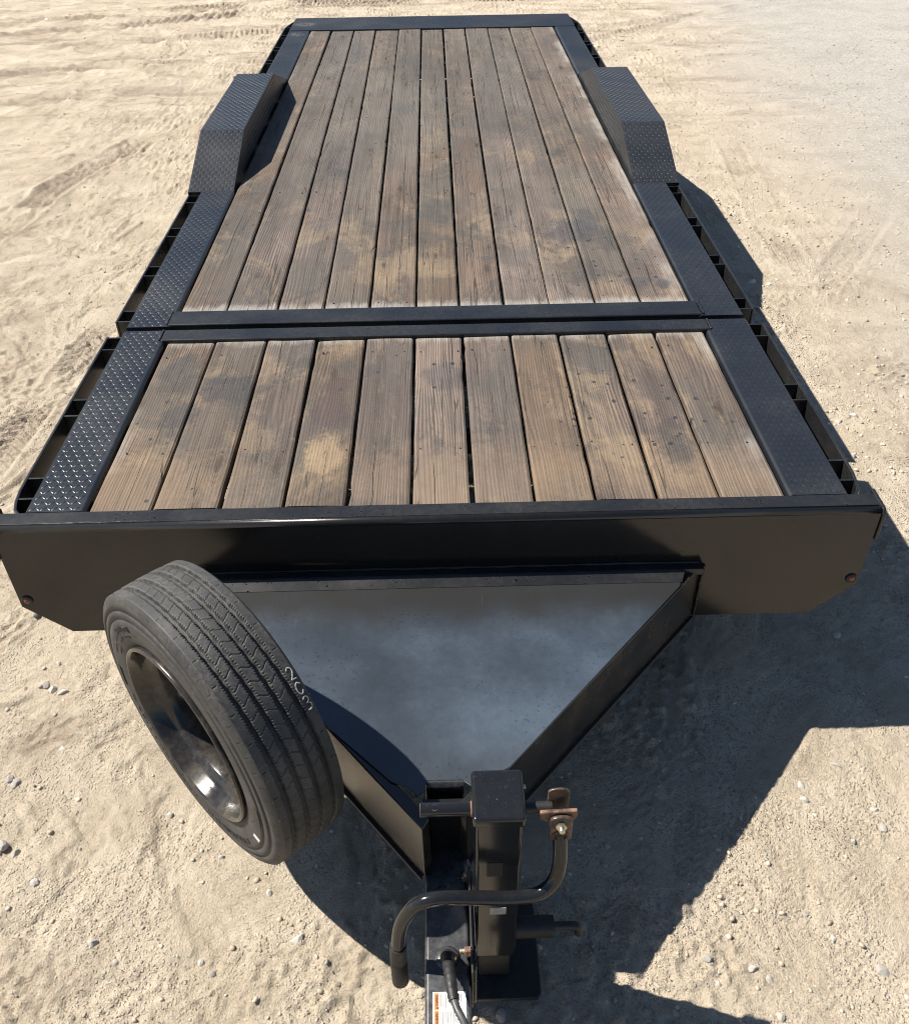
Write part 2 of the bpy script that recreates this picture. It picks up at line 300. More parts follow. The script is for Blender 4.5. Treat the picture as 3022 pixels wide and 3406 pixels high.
# ------------------------------------------------------------------ mesh helpers (deck coordinates, z = 0 at the deck boards)
class MB:
    def __init__(s, dz=H): s.v = []; s.f = []; s.sm = []; s.dz = dz
    def add(s, vs, fs, smooth=False):
        b = len(s.v); s.v += [(x, y, z + s.dz) for x, y, z in vs]
        s.f += [tuple(b + i for i in f) for f in fs]; s.sm += [smooth] * len(fs); return s
    def box(s, x0, x1, y0, y1, z0, z1):
        vs = [(x, y, z) for z in (z0, z1) for y in (y0, y1) for x in (x0, x1)]
        return s.add(vs, [(0, 2, 3, 1), (4, 5, 7, 6), (0, 1, 5, 4), (2, 6, 7, 3), (0, 4, 6, 2), (1, 3, 7, 5)])
    def hexa(s, p, d0, d1):      # polygon p (3d points) swept by vectors d0..d1
        n = len(p); vs = [tuple(Vector(a) + Vector(d0)) for a in p] + [tuple(Vector(a) + Vector(d1)) for a in p]
        fs = [tuple(range(n))[::-1], tuple(range(n, 2 * n))] + [(i, (i + 1) % n, n + (i + 1) % n, n + i) for i in range(n)]
        return s.add(vs, fs)
    def tube(s, path, r, n=14, cap=True):
        path = [Vector(p) for p in path]; k = len(path)
        rs = r if isinstance(r, (list, tuple)) else [r] * k
        up = None; vs = []
        for i, p in enumerate(path):
            d = (path[min(i + 1, k - 1)] - path[max(i - 1, 0)]).normalized()
            if up is None: up = d.orthogonal().normalized()
            up = (up - d * up.dot(d)).normalized(); sd = d.cross(up)
            for j in range(n):
                t = 2 * math.pi * j / n; vs.append(tuple(p + (up * math.cos(t) + sd * math.sin(t)) * rs[i]))
        fs = [(i * n + j, i * n + (j + 1) % n, (i + 1) * n + (j + 1) % n, (i + 1) * n + j) for i in range(k - 1) for j in range(n)]
        s.add(vs, fs, True)
        if cap:
            s.add(vs[:n], [tuple(range(n))[::-1]]); s.add(vs[-n:], [tuple(range(n))])
        return s
    def lathe(s, c, axis, prof, n=64, smooth=True):
        c = Vector(c); a = Vector(axis).normalized(); e = Vector((0, 0, 1)).cross(a)
        e = e.normalized() if e.length > 1e-4 else Vector((1, 0, 0)); u = a.cross(e); vs = []
        for rr, ss in prof:
            for j in range(n):
                t = 2 * math.pi * j / n; vs.append(tuple(c + a * ss + (e * math.cos(t) + u * math.sin(t)) * rr))
        k = len(prof)
        return s.add(vs, [(i * n + j, (i + 1) * n + j, (i + 1) * n + (j + 1) % n, i * n + (j + 1) % n) for i in range(k - 1) for j in range(n)], smooth)
    def lugs(s, o, u, v, lu, lv, pu=.033, pv=.0275, L=.0125, W=.0036, hh=.0019, margin=.008):
        """raised bars of tread plate on the rectangle o + u*[0,lu] + v*[0,lv]"""
        o = Vector(o); u = Vector(u).normalized(); v = Vector(v).normalized(); nrm = u.cross(v)
        V = []; F = []
        nj = int((lv - 2 * margin) / pv); ni = int((lu - 2 * margin) / (pu / 2))
        if nj < 1: return s
        ov = (lv - nj * pv) / 2; ou = (lu - ni * pu / 2) / 2
        for j in range(nj + 1):
            for i in range(ni + 1):
                a = ou + i * pu / 2; b = ov + j * pv
                sgn = 1 if (i + j) % 2 == 0 else -1
                d = (u * .72 * sgn + v * .70); q = nrm.cross(d)
                c = o + u * a + v * b
                bs = len(V)
                for t, w_, h_ in ((-1, 0, 0), (-.45, -1, 0), (.45, -1, 0), (1, 0, 0), (.45, 1, 0), (-.45, 1, 0), (-.55, 0, 1), (.55, 0, 1)):
                    V.append(tuple(c + d * (t * L) + q * (w_ * W) + nrm * (h_ * hh - (.0004 if not h_ else 0))))
                F += [(bs, bs + 1, bs + 6), (bs + 1, bs + 2, bs + 7, bs + 6), (bs + 2, bs + 3, bs + 7), (bs + 3, bs + 4, bs + 7), (bs + 4, bs + 5, bs + 6, bs + 7), (bs + 5, bs, bs + 6)]
        return s.add(V, F, True)
    def build(s, name, mat, parent=None, bevel=0, seg=2, label=None):
        me = bpy.data.meshes.new(name); me.from_pydata(s.v, [], s.f); me.update()
        me.polygons.foreach_set('use_smooth', s.sm); me.materials.append(M[mat] if isinstance(mat, str) else mat)
        o = bpy.data.objects.new(name, me); C.objects.link(o)
        if parent is not None: o.parent = parent
        if bevel:
            b = o.modifiers.new('bevel', 'BEVEL'); b.width = bevel; b.segments = seg; b.limit_method = 'ANGLE'; b.angle_limit = R(35)
            me.polygons.foreach_set('use_smooth', [True] * len(me.polygons))
            wn = o.modifiers.new('wn', 'WEIGHTED_NORMAL'); wn.keep_sharp = False
        if label: o['label'] = label
        return o
def tag(o, label, cat, group=None, kind=None):
    o['label'] = label; o['category'] = cat
    if group: o['group'] = group
    if kind: o['kind'] = kind
    return o
def smooth_path(pts, per=8):
    pts = [Vector(p) for p in pts]; out = []
    for i in range(len(pts) - 1):
        p0 = pts[max(i - 1, 0)]; p1 = pts[i]; p2 = pts[i + 1]; p3 = pts[min(i + 2, len(pts) - 1)]
        for k in range(per):
            t = k / per
            out.append(.5 * ((2 * p1) + (p2 - p0) * t + (2 * p0 - 5 * p1 + 4 * p2 - p3) * t * t + (3 * p1 - p0 - 3 * p2 + p3) * t ** 3))
    return out + [pts[-1]]

# ------------------------------------------------------------------ the ground: one sheet, finest near the tongue
def vnoise(x, y, seed):
    g = np.random.default_rng(seed).random((256, 256))
    xi = np.floor(x).astype(int); yi = np.floor(y).astype(int); fx = x - xi; fy = y - yi
    fx = fx * fx * (3 - 2 * fx); fy = fy * fy * (3 - 2 * fy)
    a = g[xi & 255, yi & 255]; b = g[(xi + 1) & 255, yi & 255]; c = g[xi & 255, (yi + 1) & 255]; d = g[(xi + 1) & 255, (yi + 1) & 255]
    return (a * (1 - fx) + b * fx) * (1 - fy) + (c * (1 - fx) + d * fx) * fy
def sstep(x, a, b):
    t = np.clip((x - a) / (b - a), 0, 1); return t * t * (3 - 2 * t)
def road_mask(X, Y): return sstep(X - (2.10 + .085 * Y) + (vnoise(X * .9, Y * .9, 3) - .5) * 1.6, -.7, 1.4)
TRACKS = [((-3.3, 2.4), (-2.45, 6.0), .24, .018, 1), ((-1.95, 1.6), (-1.5, 2.7), .20, .013, 2), ((-2.05, 1.0), (-1.86, 2.6), .16, .010, 1),
          ((-7, 9.4), (-1.9, 11.2), .34, .03, 1), ((-6, 8.2), (-2.6, 8.55), .3, .02, 1), ((-4.5, 9.5), (-1.3, 10.05), .3, .022, 2), ((-7, 6.7), (-2.0, 7.55), .26, .012, 0),
          ((-6, 10.8), (-1.2, 11.9), .4, .03, 1), ((1.3, 8.9), (5, 11.9), .22, .014, 0), ((1.0, 9.6), (6, 11.6), .22, .012, 0), ((2.46, 5.6), (2.14, 3.0), .2, .006, 1),
          ((2.2, 2.8), (3.3, 4.4), .2, .006, 1), ((-2.3, 11.6), (3, 11.9), .5, .02, 1), ((-8, 5.6), (-2.3, 6.6), .3, .01, 0), ((-2.4, -.2), (-1.5, 1.6), .22, .008, 0)]
STEPS = [(.78, -.86, 65), (.98, -.78, 70), (1.19, -.82, 5), (1.25, -.56, 78), (.60, -.50, 45), (.52, -.78, 60), (-.96, -.90, -40), (1.05, -1.02, 60), (.95, -.6, 20), (-1.5, .95, -20), (-1.75, 1.3, 10), (2.2, 1.2, 30), (.72, -.66, 70)]
DUG = []
def ground_h(X, Y, detail=True):
    z = -.77 + .11 * sstep(Y, -.3, 1.6)
    if not detail: return z
    rm = road_mask(X, Y)
    z = z + (vnoise(X * .45 + 7, Y * .45, 1) - .5) * .05 * sstep(np.hypot(X, Y - 1), 1.5, 5)
    wx = (vnoise(X * 3, Y * 3, 21) - .5) * .3; wy = (vnoise(X * 3, Y * 3, 22) - .5) * .3
    Xa = X + wx; Ya = Y + wy; rough = (1 - .8 * rm)
    for f, a, s_ in ((1.5, .016, 4), (3.7, .009, 5), (8, .0050, 6), (17, .0040, 7), (37, .0048, 8), (75, .0050, 9)):
        z = z + (vnoise(Xa * f, Ya * f, s_) - .5) * a * rough
    # broken crust: flat plates with torn edges, stronger on the left
    n = vnoise(Xa * 6.5, Ya * 5, 31) + .5 * vnoise(Xa * 15, Ya * 13, 32) + .25 * vnoise(Xa * 33, Ya * 31, 33)
    side = .25 + .55 * sstep(-X, -.2, 1.3)
    z = z + (sstep(n, .80, .86) - .5) * .011 * rough * side + (sstep(n, 1.02, 1.06)) * .008 * rough * side
    # crumbs
    cm = sstep(vnoise(Xa * 1.7, Ya * 1.7, 40), .5, .72)
    z = z + np.maximum(0, vnoise(X * 55, Y * 55, 41) - .62) * .040 * cm * rough + np.maximum(0, vnoise(X * 30, Y * 30, 42) - .66) * .05 * cm * rough
    for (x0, y0), (x1, y1), wd, dp, kind in TRACKS:
        L = math.hypot(x1 - x0, y1 - y0); ux, uy = (x1 - x0) / L, (y1 - y0) / L
        t = (X - x0) * ux + (Y - y0) * uy; s_ = -(X - x0) * uy + (Y - y0) * ux
        s_ = s_ + (vnoise(t * 1.2, t * 0 + 3, 50) - .5) * .1
        m_ = sstep(np.abs(s_), wd / 2 + .02, wd / 2 - .02) * sstep(t, 0, .3) * sstep(L - t, 0, .3) * sstep(vnoise(X * 2.2, Y * 2.2, 51), .22, .5)
        DUG.append(m_ * min(1, dp / .018))
        z = z - dp * .8 * m_ + dp * .7 * sstep(np.abs(np.abs(s_) - wd / 2 - .015), .03, .0) * sstep(t, 0, .3) * sstep(L - t, 0, .3)
        if kind == 1:
            ph = (t + np.abs(s_) * .8) / .055
            z = z + m_ * dp * 1.1 * (sstep(np.abs(ph - np.floor(ph) - .5), .30, .14)) * sstep(np.abs(s_ % .075 - .037), .037, .025)
        elif kind == 2:
            z = z + m_ * dp * 1.1 * sstep(np.abs((t / .06) % 1 - .5), .42, .25) * sstep(np.abs((s_ / .05) % 1 - .5), .42, .25)
        else:
            z = z + m_ * dp * .4 * (np.sin(s_ * 170) * .5)
    for fx, fy, an in STEPS:
        a = R(an); t = (X - fx) * math.cos(a) + (Y - fy) * math.sin(a); s_ = -(X - fx) * math.sin(a) + (Y - fy) * math.cos(a)
        m_ = sstep(np.sqrt((t / .145) ** 2 + (s_ / .052) ** 2), 1.06, .94)
        ph = (t + np.abs(np.abs(s_) - .022) * .9) / .0135
        z = z - m_ * .0045 + m_ * .0055 * sstep(np.abs(ph - np.floor(ph) - .5), .34, .16)
    return z
def spread(dense, grow, far, d0, d1):
    out = list(dense); st = dense[1] - dense[0]; p = dense[-1]
    while p < d0: st *= grow; p += min(st, .045); out.append(p)
    while p < far: st = max(st, .05) * 1.22; p += st; out.append(p)
    return out
xr = spread(np.arange(0, 2.05, .0088), 1.012, 120, 7.5, 0)
xs = np.array([-x for x in xr[:0:-1]] + xr)
yf = spread(np.arange(-1.45, 1.9, .0088), 1.008, 160, 12.6, 0)
yb = []; p, st = -1.45, .02
while p > -60: st *= 1.22; p -= st; yb.append(p)
ys = np.array(yb[::-1] + yf)
GX, GY = np.meshgrid(xs, ys, indexing='ij')
GZ = np.empty_like(GX); GZ[:] = ground_h(GX, GY)
DG = np.clip(np.max(DUG, 0), 0, 1)
far = sstep(np.hypot(GX, GY - 4), 10, 16); GZ = GZ * (1 - far) + ground_h(GX, GY, False) * far
def h_at(x, y):
    i = int(np.clip(np.searchsorted(xs, x), 1, len(xs) - 1)); j = int(np.clip(np.searchsorted(ys, y), 1, len(ys) - 1)); return float(GZ[i, j]) + H
nx, ny = GX.shape
me = bpy.data.meshes.new('ground')
co = np.stack([GX, GY, GZ + H], -1).reshape(-1, 3).astype(np.float32)
idx = (np.arange(nx - 1)[:, None] * ny + np.arange(ny - 1)[None, :]).ravel()
quad = np.stack([idx, idx + ny, idx + ny + 1, idx + 1], -1).astype(np.int32)
me.vertices.add(len(co)); me.vertices.foreach_set('co', co.ravel())
me.loops.add(quad.size); me.loops.foreach_set('vertex_index', quad.ravel())
me.polygons.add(len(quad)); me.polygons.foreach_set('loop_start', np.arange(0, quad.size, 4, dtype=np.int32))
me.polygons.foreach_set('use_smooth', np.ones(len(quad), bool)); me.update(calc_edges=True); me.materials.append(M['ground'])
at_ = me.attributes.new('dug', 'FLOAT', 'POINT'); at_.data.foreach_set('value', DG.ravel().astype(np.float32))

ground = bpy.data.objects.new('ground', me); C.objects.link(ground); ground['kind'] = 'structure'
ground['label'] = 'dry tan dirt yard with tyre prints and grey gravel'

# ------------------------------------------------------------------ trailer: root and frames
trailer = bpy.data.objects.new('flatbed_trailer', None); C.objects.link(trailer)
tag(trailer, 'black steel tilt deck flatbed trailer with weathered plank deck', 'trailer')
W, PI_, PO = 1.035, 1.047, 1.223
Y1, Y2, Y3, Y4, Y5 = 1.046, 1.135, 1.285, 6.563, 7.074
YB = 1.162

def frame(name, y0, y1, cross):
    b = MB()
    for s in (-1, 1):
        b.box(min(s * 1.055, s * 1.215), max(s * 1.055, s * 1.215), y0 + .004, y1 - .004, -.165, -.006)
        b.box(min(s * .50, s * .58), max(s * .50, s * .58), y0 + .01, y1 - .01, -.28, -.17)
    for y in cross: b.box(-1.052, 1.052, y - .03, y + .03, -.15, -.043)
    return b.build(name, 'dull', trailer)
front = frame('front_deck', -.005, Y2, [.08, .5, .95])
tilt = frame('tilt_deck', YB, Y5, [1.33] + [1.33 + .53 * i for i in range(1, 10)] + [6.5])

# planks -----------------------------------------------------------
FB = [304, 510, 730, 941, 1151, 1362, 1569, 1773, 1977, 2186, 2394, 2604]
RB = [601, 752, 916, 1070, 1223, 1374, 1521, 1669, 1819, 1972, 2123, 2281]
RE = [0, .083, .177, .266, .362, .456, .545, .636, .729, .819, .908, 1]
def norm(b): return [-W + 2 * W * (x - b[0]) / (b[-1] - b[0]) for x in b]
def plank(parent, x0a, x1a, x0b, x1b, y0, y1, seed):
    r = random.Random(seed); n = max(14, int((y1 - y0) / .055)); cols = 6
    cup = r.uniform(-.0022, .0028); dz0 = r.uniform(-.004, .002); dz1 = r.uniform(-.004, .002); tw = r.uniform(-.003, .003)
    ph = [r.uniform(0, 6.28) for _ in range(6)]; chips = [(r.random(), r.uniform(.006, .022), r.uniform(.002, .006), r.choice((0, 1))) for _ in range(int(1 + (y1 - y0) * .7))]
    rows = []
    for i in range(n + 1):
        t = i / n; y = y0 + (y1 - y0) * t
        xl = x0a + (x0b - x0a) * t; xr_ = x1a + (x1b - x1a) * t
        xl += .0010 * math.sin(y * 2 + ph[0]) + .0004 * math.sin(y * 17 + ph[1]) + r.uniform(-.0005, .0005)
        xr_ += .0010 * math.sin(y * 1.8 + ph[2]) + .0004 * math.sin(y * 19 + ph[3]) + r.uniform(-.0005, .0005)
        for tc, ln, dp, sd in chips:
            k = max(0, 1 - abs(t - tc) * (y1 - y0) / ln / 2)
            if sd == 0: xl += dp * k
            else: xr_ -= dp * k
        zc = dz0 + (dz1 - dz0) * t + .0012 * math.sin(y * 1.7 + ph[4])
        row = []
        for c in range(cols):
            s = (0, .035, .34, .66, .965, 1)[c]
            e = -.0035 if c in (0, cols - 1) else 0
            row.append((xl + (xr_ - xl) * s, y, zc + e + tw * (s - .5) * (t - .5) * 2 + cup * (abs(s - .5) * 2) ** 2))
        rows.append(row)
    b = MB(); vs = [p for row in rows for p in row]; fs = []
    for i in range(n):
        for c in range(cols - 1):
            a = i * cols + c; fs.append((a, a + 1, a + cols + 1, a + cols))
    base = len(vs)
    for row in rows: vs += [(row[0][0], row[0][1], row[0][2] - .036), (row[-1][0], row[-1][1], row[-1][2] - .036)]
    for i in range(n):
        l0, r0 = base + 2 * i, base + 2 * i + 1
        fs += [(i * cols, (i + 1) * cols, l0 + 2, l0), (i * cols + cols - 1, r0, r0 + 2, (i + 1) * cols + cols - 1), (l0, l0 + 2, r0 + 2, r0)]
    fs += [tuple(list(range(cols))[::-1]) + (base, base + 1), tuple(n * cols + c for c in range(cols)) + (base + 2 * n + 1, base + 2 * n)]
    b.add(vs, fs, False)
    o = b.build('plank', 'wood', parent)
    at_ = o.data.attributes.new('plank_uv', 'FLOAT_VECTOR', 'POINT'); uv = []
    for i in range(n + 1): uv += [v_ for s_ in (0, .035, .34, .66, .965, 1) for v_ in (s_, rows[i][0][1], 0)]
    for i in range(n + 1): uv += [0, rows[i][0][1], 0, 1, rows[i][0][1], 0]
    at_.data.foreach_set('vector', uv); return o
def planks(parent, ba, bb, y0, y1, seed):
    r = random.Random(seed)
    for i in range(11):
        g = [r.uniform(.0028, .0085) for _ in range(4)]
        ja = 0 if i in (0,) else 1; jb = 0 if i == 10 else 1
        plank(parent, ba[i] + g[0] * ja, ba[i + 1] - g[1] * jb, bb[i] + g[2] * ja, bb[i + 1] - g[3] * jb, y0 + r.uniform(.001, .006), y1 - r.uniform(.002, .010), seed * 100 + i)
bf = norm(FB); planks(front, bf, bf, .002, Y1, 3)
br = norm(RB); planks(tilt, br, [-W + 2 * W * x for x in RE], Y3, Y4, 5)
def screws(parent, bounds, rows):
    b = MB(); r = random.Random(4)
    for y in rows:
        for i in range(11):
            for s in (.16, .84):
                if r.random() < .22: continue
                x = bounds[i] + (bounds[i + 1] - bounds[i]) * (s + r.uniform(-.05, .05)); yy = y + r.uniform(-.012, .012); rr = r.uniform(.0020, .0034)
                n = 8; top = [(x + rr * math.cos(k * 6.283 / n), yy + rr * math.sin(k * 6.283 / n), .0026) for k in range(n)]
                bot = [(x + rr * 1.3 * math.cos(k * 6.283 / n), yy + rr * 1.3 * math.sin(k * 6.283 / n), -.006) for k in range(n)]
                b.add(top + bot, [tuple(range(n))] + [(k + n, (k + 1) % n + n, (k + 1) % n, k) for k in range(n)])
    o = b.build('deck_screws', M['rust_black'], parent); o['kind'] = 'stuff'
screws(front, bf, [.93, .30]); screws(tilt, br, [1.345, 2.65, 3.98, 5.3, 6.48])

# tread plates -----------------------------------------------------
def tread(parent, name, x0, x1, y0, y1, sheet=.006, round_in=0):
    b = MB(); n = 6
    if round_in:           # inner edge rolled down over the frame
        s = round_in; xi = x0 if s > 0 else x1; xo = x1 if s > 0 else x0; r_ = .012
        prof = [(xo, -.03), (xo, .002), (xo - s * .004, sheet)] + [(xi + s * (r_ - r_ * math.sin(a)), sheet - r_ + r_ * math.cos(a)) for a in [k * math.pi / 2 / n for k in range(n + 1)]] + [(xi, -.05)]
        vs = [(x, y, z) for y in (y0, y1) for x, z in prof]; k = len(prof)
        fs = [((i, i + 1, k + i + 1, k + i) if s < 0 else (i + 1, i, k + i, k + i + 1)) for i in range(k - 1)]
        b.add(vs, fs, False); b.add([vs[i] for i in range(k)] + [vs[k + i] for i in range(k)], [tuple(range(k)), tuple(range(k, 2 * k))[::-1]])
        lx0, lx1 = (x0 + .012, x1 - .004) if s > 0 else (x0 + .004, x1 - .012)
        b.lugs((lx0, y0, sheet), (1, 0, 0), (0, 1, 0), lx1 - lx0, y1 - y0, margin=.007)
    else:
        b.box(x0, x1, y0, y1, -.03, sheet); b.lugs((x0, y0, sheet), (1, 0, 0), (0, 1, 0), x1 - x0, y1 - y0, margin=.01)
    o = b.build(name, 'tread_plate', parent); return o
FY0, FY1, FY2, FY3 = 2.68, 3.185, 4.415, 4.965
for s in (-1, 1):
    a, b_ = sorted((s * PI_, s * PO))
    tread(front, 'side_plate', a, b_, .001, Y2 - .004, round_in=s)
    tread(tilt, 'side_plate', a, b_, YB + .002, FY0 - .002, round_in=s)
    tread(tilt, 'side_plate', a, b_, FY3 + .002, Y4 - .003, round_in=s)
rp = tread(tilt, 'rear_plate', -PO, PO, Y4, Y5, sheet=.009)
MB().box(-PO, PO, Y5 + .001, Y5 + .012, -.16, .006).build('rear_skirt', 'paint', tilt, .003)

# cross bars at the hinge gap
def bar(parent, x0, x1, y0, y1, z0, z1):
    return MB().box(x0, x1, y0, y1, z0, z1).build('crossbar', 'paint', parent, .006, 3)
bar(front, -1.062, 1.062, Y1 - .002, Y2 - .006, -.09, .0105)
bar(tilt, -1.070, 1.058, YB + .006, Y3 + .002, -.10, .0115)
MB().box(-1.215, 1.215, YB - .012, YB + .003, -.13, -.012).build('hinge_face', 'dull', tilt)
for s in (-1, 1):       # lumpy welds where the bars meet the side plates
    for par, y0, y1, z in ((front, Y1, Y2 - .01, .010), (tilt, YB + .01, Y3, .011)):
        x = s * 1.064; pts = [(x + random.uniform(-.002, .002), y0 + (y1 - y0) * k / 14, z) for k in range(15)]
        MB().tube(pts, [random.uniform(.003, .0052) for _ in pts], 8).build('weld_bead', 'paint', par)

# rub rails and stake pockets
XR = 1.287
def rail(parent, s, pts):
    b = MB(); t = .0095; z0, z1 = -.098, -.009
    prev = None; vs = []; n = len(pts)
    for i, (x, y) in enumerate(pts):
        dx = pts[min(i + 1, n - 1)][0] - pts[max(i - 1, 0)][0]; dy = pts[min(i + 1, n - 1)][1] - pts[max(i - 1, 0)][1]; L = math.hypot(dx, dy)
        nx_, ny_ = dy / L, -dx / L
        for k in (0, 1):
            xx, yy = x + nx_ * t * (k - .5), y + ny_ * t * (k - .5)
            vs += [(s * xx, yy, z0), (s * xx, yy, z1)]
    fs = []
    for i in range(n - 1):
        a = 4 * i; c = a + 4
        fs += [(a, c, c + 1, a + 1), (a + 2, a + 3, c + 3, c + 2), (a + 1, c + 1, c + 3, a + 3), (a, a + 2, c + 2, c)]
    fs += [(0, 1, 3, 2), (4 * n - 4, 4 * n - 2, 4 * n - 1, 4 * n - 3)]
    if s < 0: fs = [f[::-1] for f in fs]
    b.add(vs, fs); return b.build('rub_rail', 'paint', parent, .002, 2)
for s in (-1, 1):
    rail(front, s, [(1.228, .004), (1.250, .012), (1.268, .035), (1.279, .075), (XR - .001, .13), (XR, .2), (XR, 1.118)])
    rail(tilt, s, [(XR, 1.243), (XR, 6.70), (XR - .001, 6.76), (1.277, 6.83), (1.252, 6.96), (1.232, 7.05)])
    pock = [(front, y) for y in (.091, .195, .554, .657, 1.019, 1.113)] + [(tilt, y) for y in (1.250, 1.342, 1.683, 1.780, 2.126, 2.228, 2.57, 2.668, 5.06, 5.16, 5.50, 5.60, 5.94, 6.04, 6.38, 6.48, 6.80)]
    for par, y in pock:
        a, b_ = sorted((s * (PO - .004), s * (XR - .005)))
        MB().box(a, b_, y - .004, y + .004, -.094, -.011).build('stake_pocket', 'paint', par, .001, 1)

# fenders ------------------------------------------------------------
FH = .170; FI, FO = 1.052, 1.292
for s in (-1, 1):
    b = MB()
    pr = [(FY0, .004), (FY1, FH), (FY2, FH), (FY3, .004)]
    P = lambda x, y, z: (s * x, y, z)
    vs = [P(x, y, z) for x in (FI, FO) for y, z in pr]
    fs = [(0, 1, 5, 4), (1, 2, 6, 5), (2, 3, 7, 6)]
    vs += [P(FI, FY0 + .002, -.05), P(FI, FY3 - .002, -.05), P(FO, FY0 + .002, -.11), P(FO, FY3 - .002, -.11)]
    fs += [(0, 8, 9, 3, 2, 1), (4, 5, 6, 7, 11, 10)]
    if s > 0: fs = [f[::-1] for f in fs]
    b.add(vs, fs)
    wd = FO - FI
    def face_lugs(y0, z0, y1, z1, hh=.0024):
        L = math.hypot(y1 - y0, z1 - z0); x0 = FI if s > 0 else -FO
        b.lugs((x0, y0, z0), (1, 0, 0), (0, (y1 - y0) / L, (z1 - z0) / L), wd, L, margin=.012, hh=hh)
    face_lugs(FY0, .004, FY1, FH); face_lugs(FY1, FH, FY2, FH, .0013); face_lugs(FY2, FH, FY3, .004)
    # inner wall lugs
    yy = FY1 - .40
    if s > 0:
        b.lugs((FI, FY2, 0), (0, -1, 0), (0, 0, 1), FY2 - FY1, FH, margin=.008, hh=.0013)
    else:
        b.lugs((-FI, FY1, 0), (0, 1, 0), (0, 0, 1), FY2 - FY1, FH, margin=.008, hh=.0013)
    fo = b.build('fender', 'tread_plate', trailer); fo.modifiers.new('solid', 'SOLIDIFY').thickness = .004
    fo['label'] = 'diamond plate fender box on the %s side of the deck' % ('left' if s < 0 else 'right')
    sm_ = list(fo.data.polygons)
    # running wheels under it
for s in (-1, 1):
    for y in (3.39, 4.21):
        wroot = bpy.data.objects.new('wheel', None); C.objects.link(wroot); wroot.parent = trailer
        rad = .375; zc = -.665 + rad; c = (s * 1.165, y, zc)
        t = MB().lathe(c, (s, 0, 0), [(.225, -.085), (.26, -.10), (.31, -.105), (.35, -.10), (.368, -.085), (rad, -.06), (rad, .06), (.368, .085), (.35, .10), (.31, .105), (.26, .10), (.225, .085), (.225, -.085)], 48)
        t.build('tyre', 'rubber', wroot)
        MB().lathe(c, (s, 0, 0), [(.228, -.085), (.215, -.06), (.21, .0), (.215, .05), (.232, .088), (.225, .09), (.205, .05), (.17, .02), (.09, .03), (.08, .06), (.03, .065), (.001, .065)], 40).build('rim', 'rim', wroot)
for y in (3.39, 4.21):
    MB().tube([(-1.08, y, -.29), (1.08, y, -.29)], .038, 16).build('axle', 'dull', trailer)

# ------------------------------------------------------------------ headboard at the front
b = MB(); prof = [(.0, -.006), (.0, .004), (-.054, .004)] + [(-.054 - .018 * math.sin(a), -.014 + .018 * math.cos(a)) for a in [k * math.pi / 2 / 6 for k in range(1, 7)]]
XE = 1.30; k = len(prof)
vs = [(x, y, z) for x in (-XE, XE) for y, z in prof]
b.add(vs, [(i, i + 1, k + i + 1, k + i) for i in range(k - 1)], True)
yb_ = prof[-1][0]; zb_ = prof[-1][1]
face = [(-XE, zb_), (-1.303, -.125), (-1.302, -.31), (-1.175, -.424), (1.177, -.418), (1.300, -.295), (1.302, -.112), (XE, zb_)]
b.add([(x, yb_, z) for x, z in face], [tuple(range(len(face)))])
head = b.build('headboard', 'face', trailer); so_ = head.modifiers.new('solid', 'SOLIDIFY'); so_.thickness = .007; so_.offset = -1
head['label'] = 'glossy black front plate with cut bottom corners'
MB().box(-1.298, 1.298, -.0535, -.001, .0035, .0056).build('top_cap', 'paint', head, .002)
for s in (-1, 1):
    a, b_ = sorted((s * 1.3015, s * 1.313))
    MB().hexa([(0, -.078, -.112), (0, -.078, -.012), (0, -.066, .002), (0, .028, .004), (0, .03, -.10)], (a, 0, 0), (b_, 0, 0)).build('end_plate', 'paint', head, .003)
    z = -.282 if s < 0 else -.271; x = s * 1.277
    lt = MB().lathe((x, -.072, z), (0, -1, 0), [(.018, 0), (.018, .003), (.015, .006), (.0115, .006), (.011, .003), (.001, .003)], 24).build('marker_light', 'rubber_black', head)
    MB().lathe((x, -.0755, z), (0, -1, 0), [(.0115, -.002), (.011, .002), (.008, .0045), (.004, .006), (.0005, .0065)], 24).build('lens', 'amber', head, label='small round amber lens')
MB().box(-.79, .80, -.104, -.0735, -.214, -.188).build('ledge', 'paint', head, .003)
pts = [(-.78 + 1.57 * k / 60, -.0745, -.186 + random.uniform(-.0015, .0015)) for k in range(61)]
MB().tube(pts, [random.uniform(.003, .0062) for _ in pts], 8).build('weld_bead', 'paint', head)
pts = [(.805 + random.uniform(-.001, .001), -.0755, -.20 - .21 * k / 40) for k in range(41)]
MB().tube(pts, [random.uniform(.0045, .0062) for _ in pts], 8).build('weld_bead', 'paint', head)

# ------------------------------------------------------------------ tongue
def rail_poly(o0, o1, s, th=.055):
    d = Vector((o1[0] - o0[0], o1[1] - o0[1])).normalized(); n = Vector((-d.y, d.x)) * (1 if s > 0 else -1)
    if (n.x * s) > 0: n = -n
    i0 = (o0[0] + n.x * th, o0[1]); i1 = (o1[0] + n.x * th * .4, o1[1] + .03)
    return [(o0[0], o0[1], 0), (o1[0], o1[1], 0), (i1[0], i1[1], 0), (i0[0], i0[1], 0)]
b = MB()
for s, o0, o1 in ((1, (.800, -.0725), (.054, -.905)), (-1, (-.770, -.0725), (-.049, -.945))):
    p = rail_poly(o0, o1, s)
    if s < 0: p = p[::-1]
    b.hexa(p, (0, 0, -.418), (0, 0, -.206))
tongue = b.build('tongue', 'rail', trailer, .004)
tongue['label'] = 'black A shaped tongue frame in front of the deck'
b = MB()
for s, o0, o1 in ((1, (.812, -.0730), (.064, -.908)), (-1, (-.782, -.0730), (-.059, -.948))):
    p = rail_poly(o0, o1, s, .03)
    if s < 0: p = p[::-1]
    b.hexa(p, (0, 0, -.430), (0, 0, -.4185))
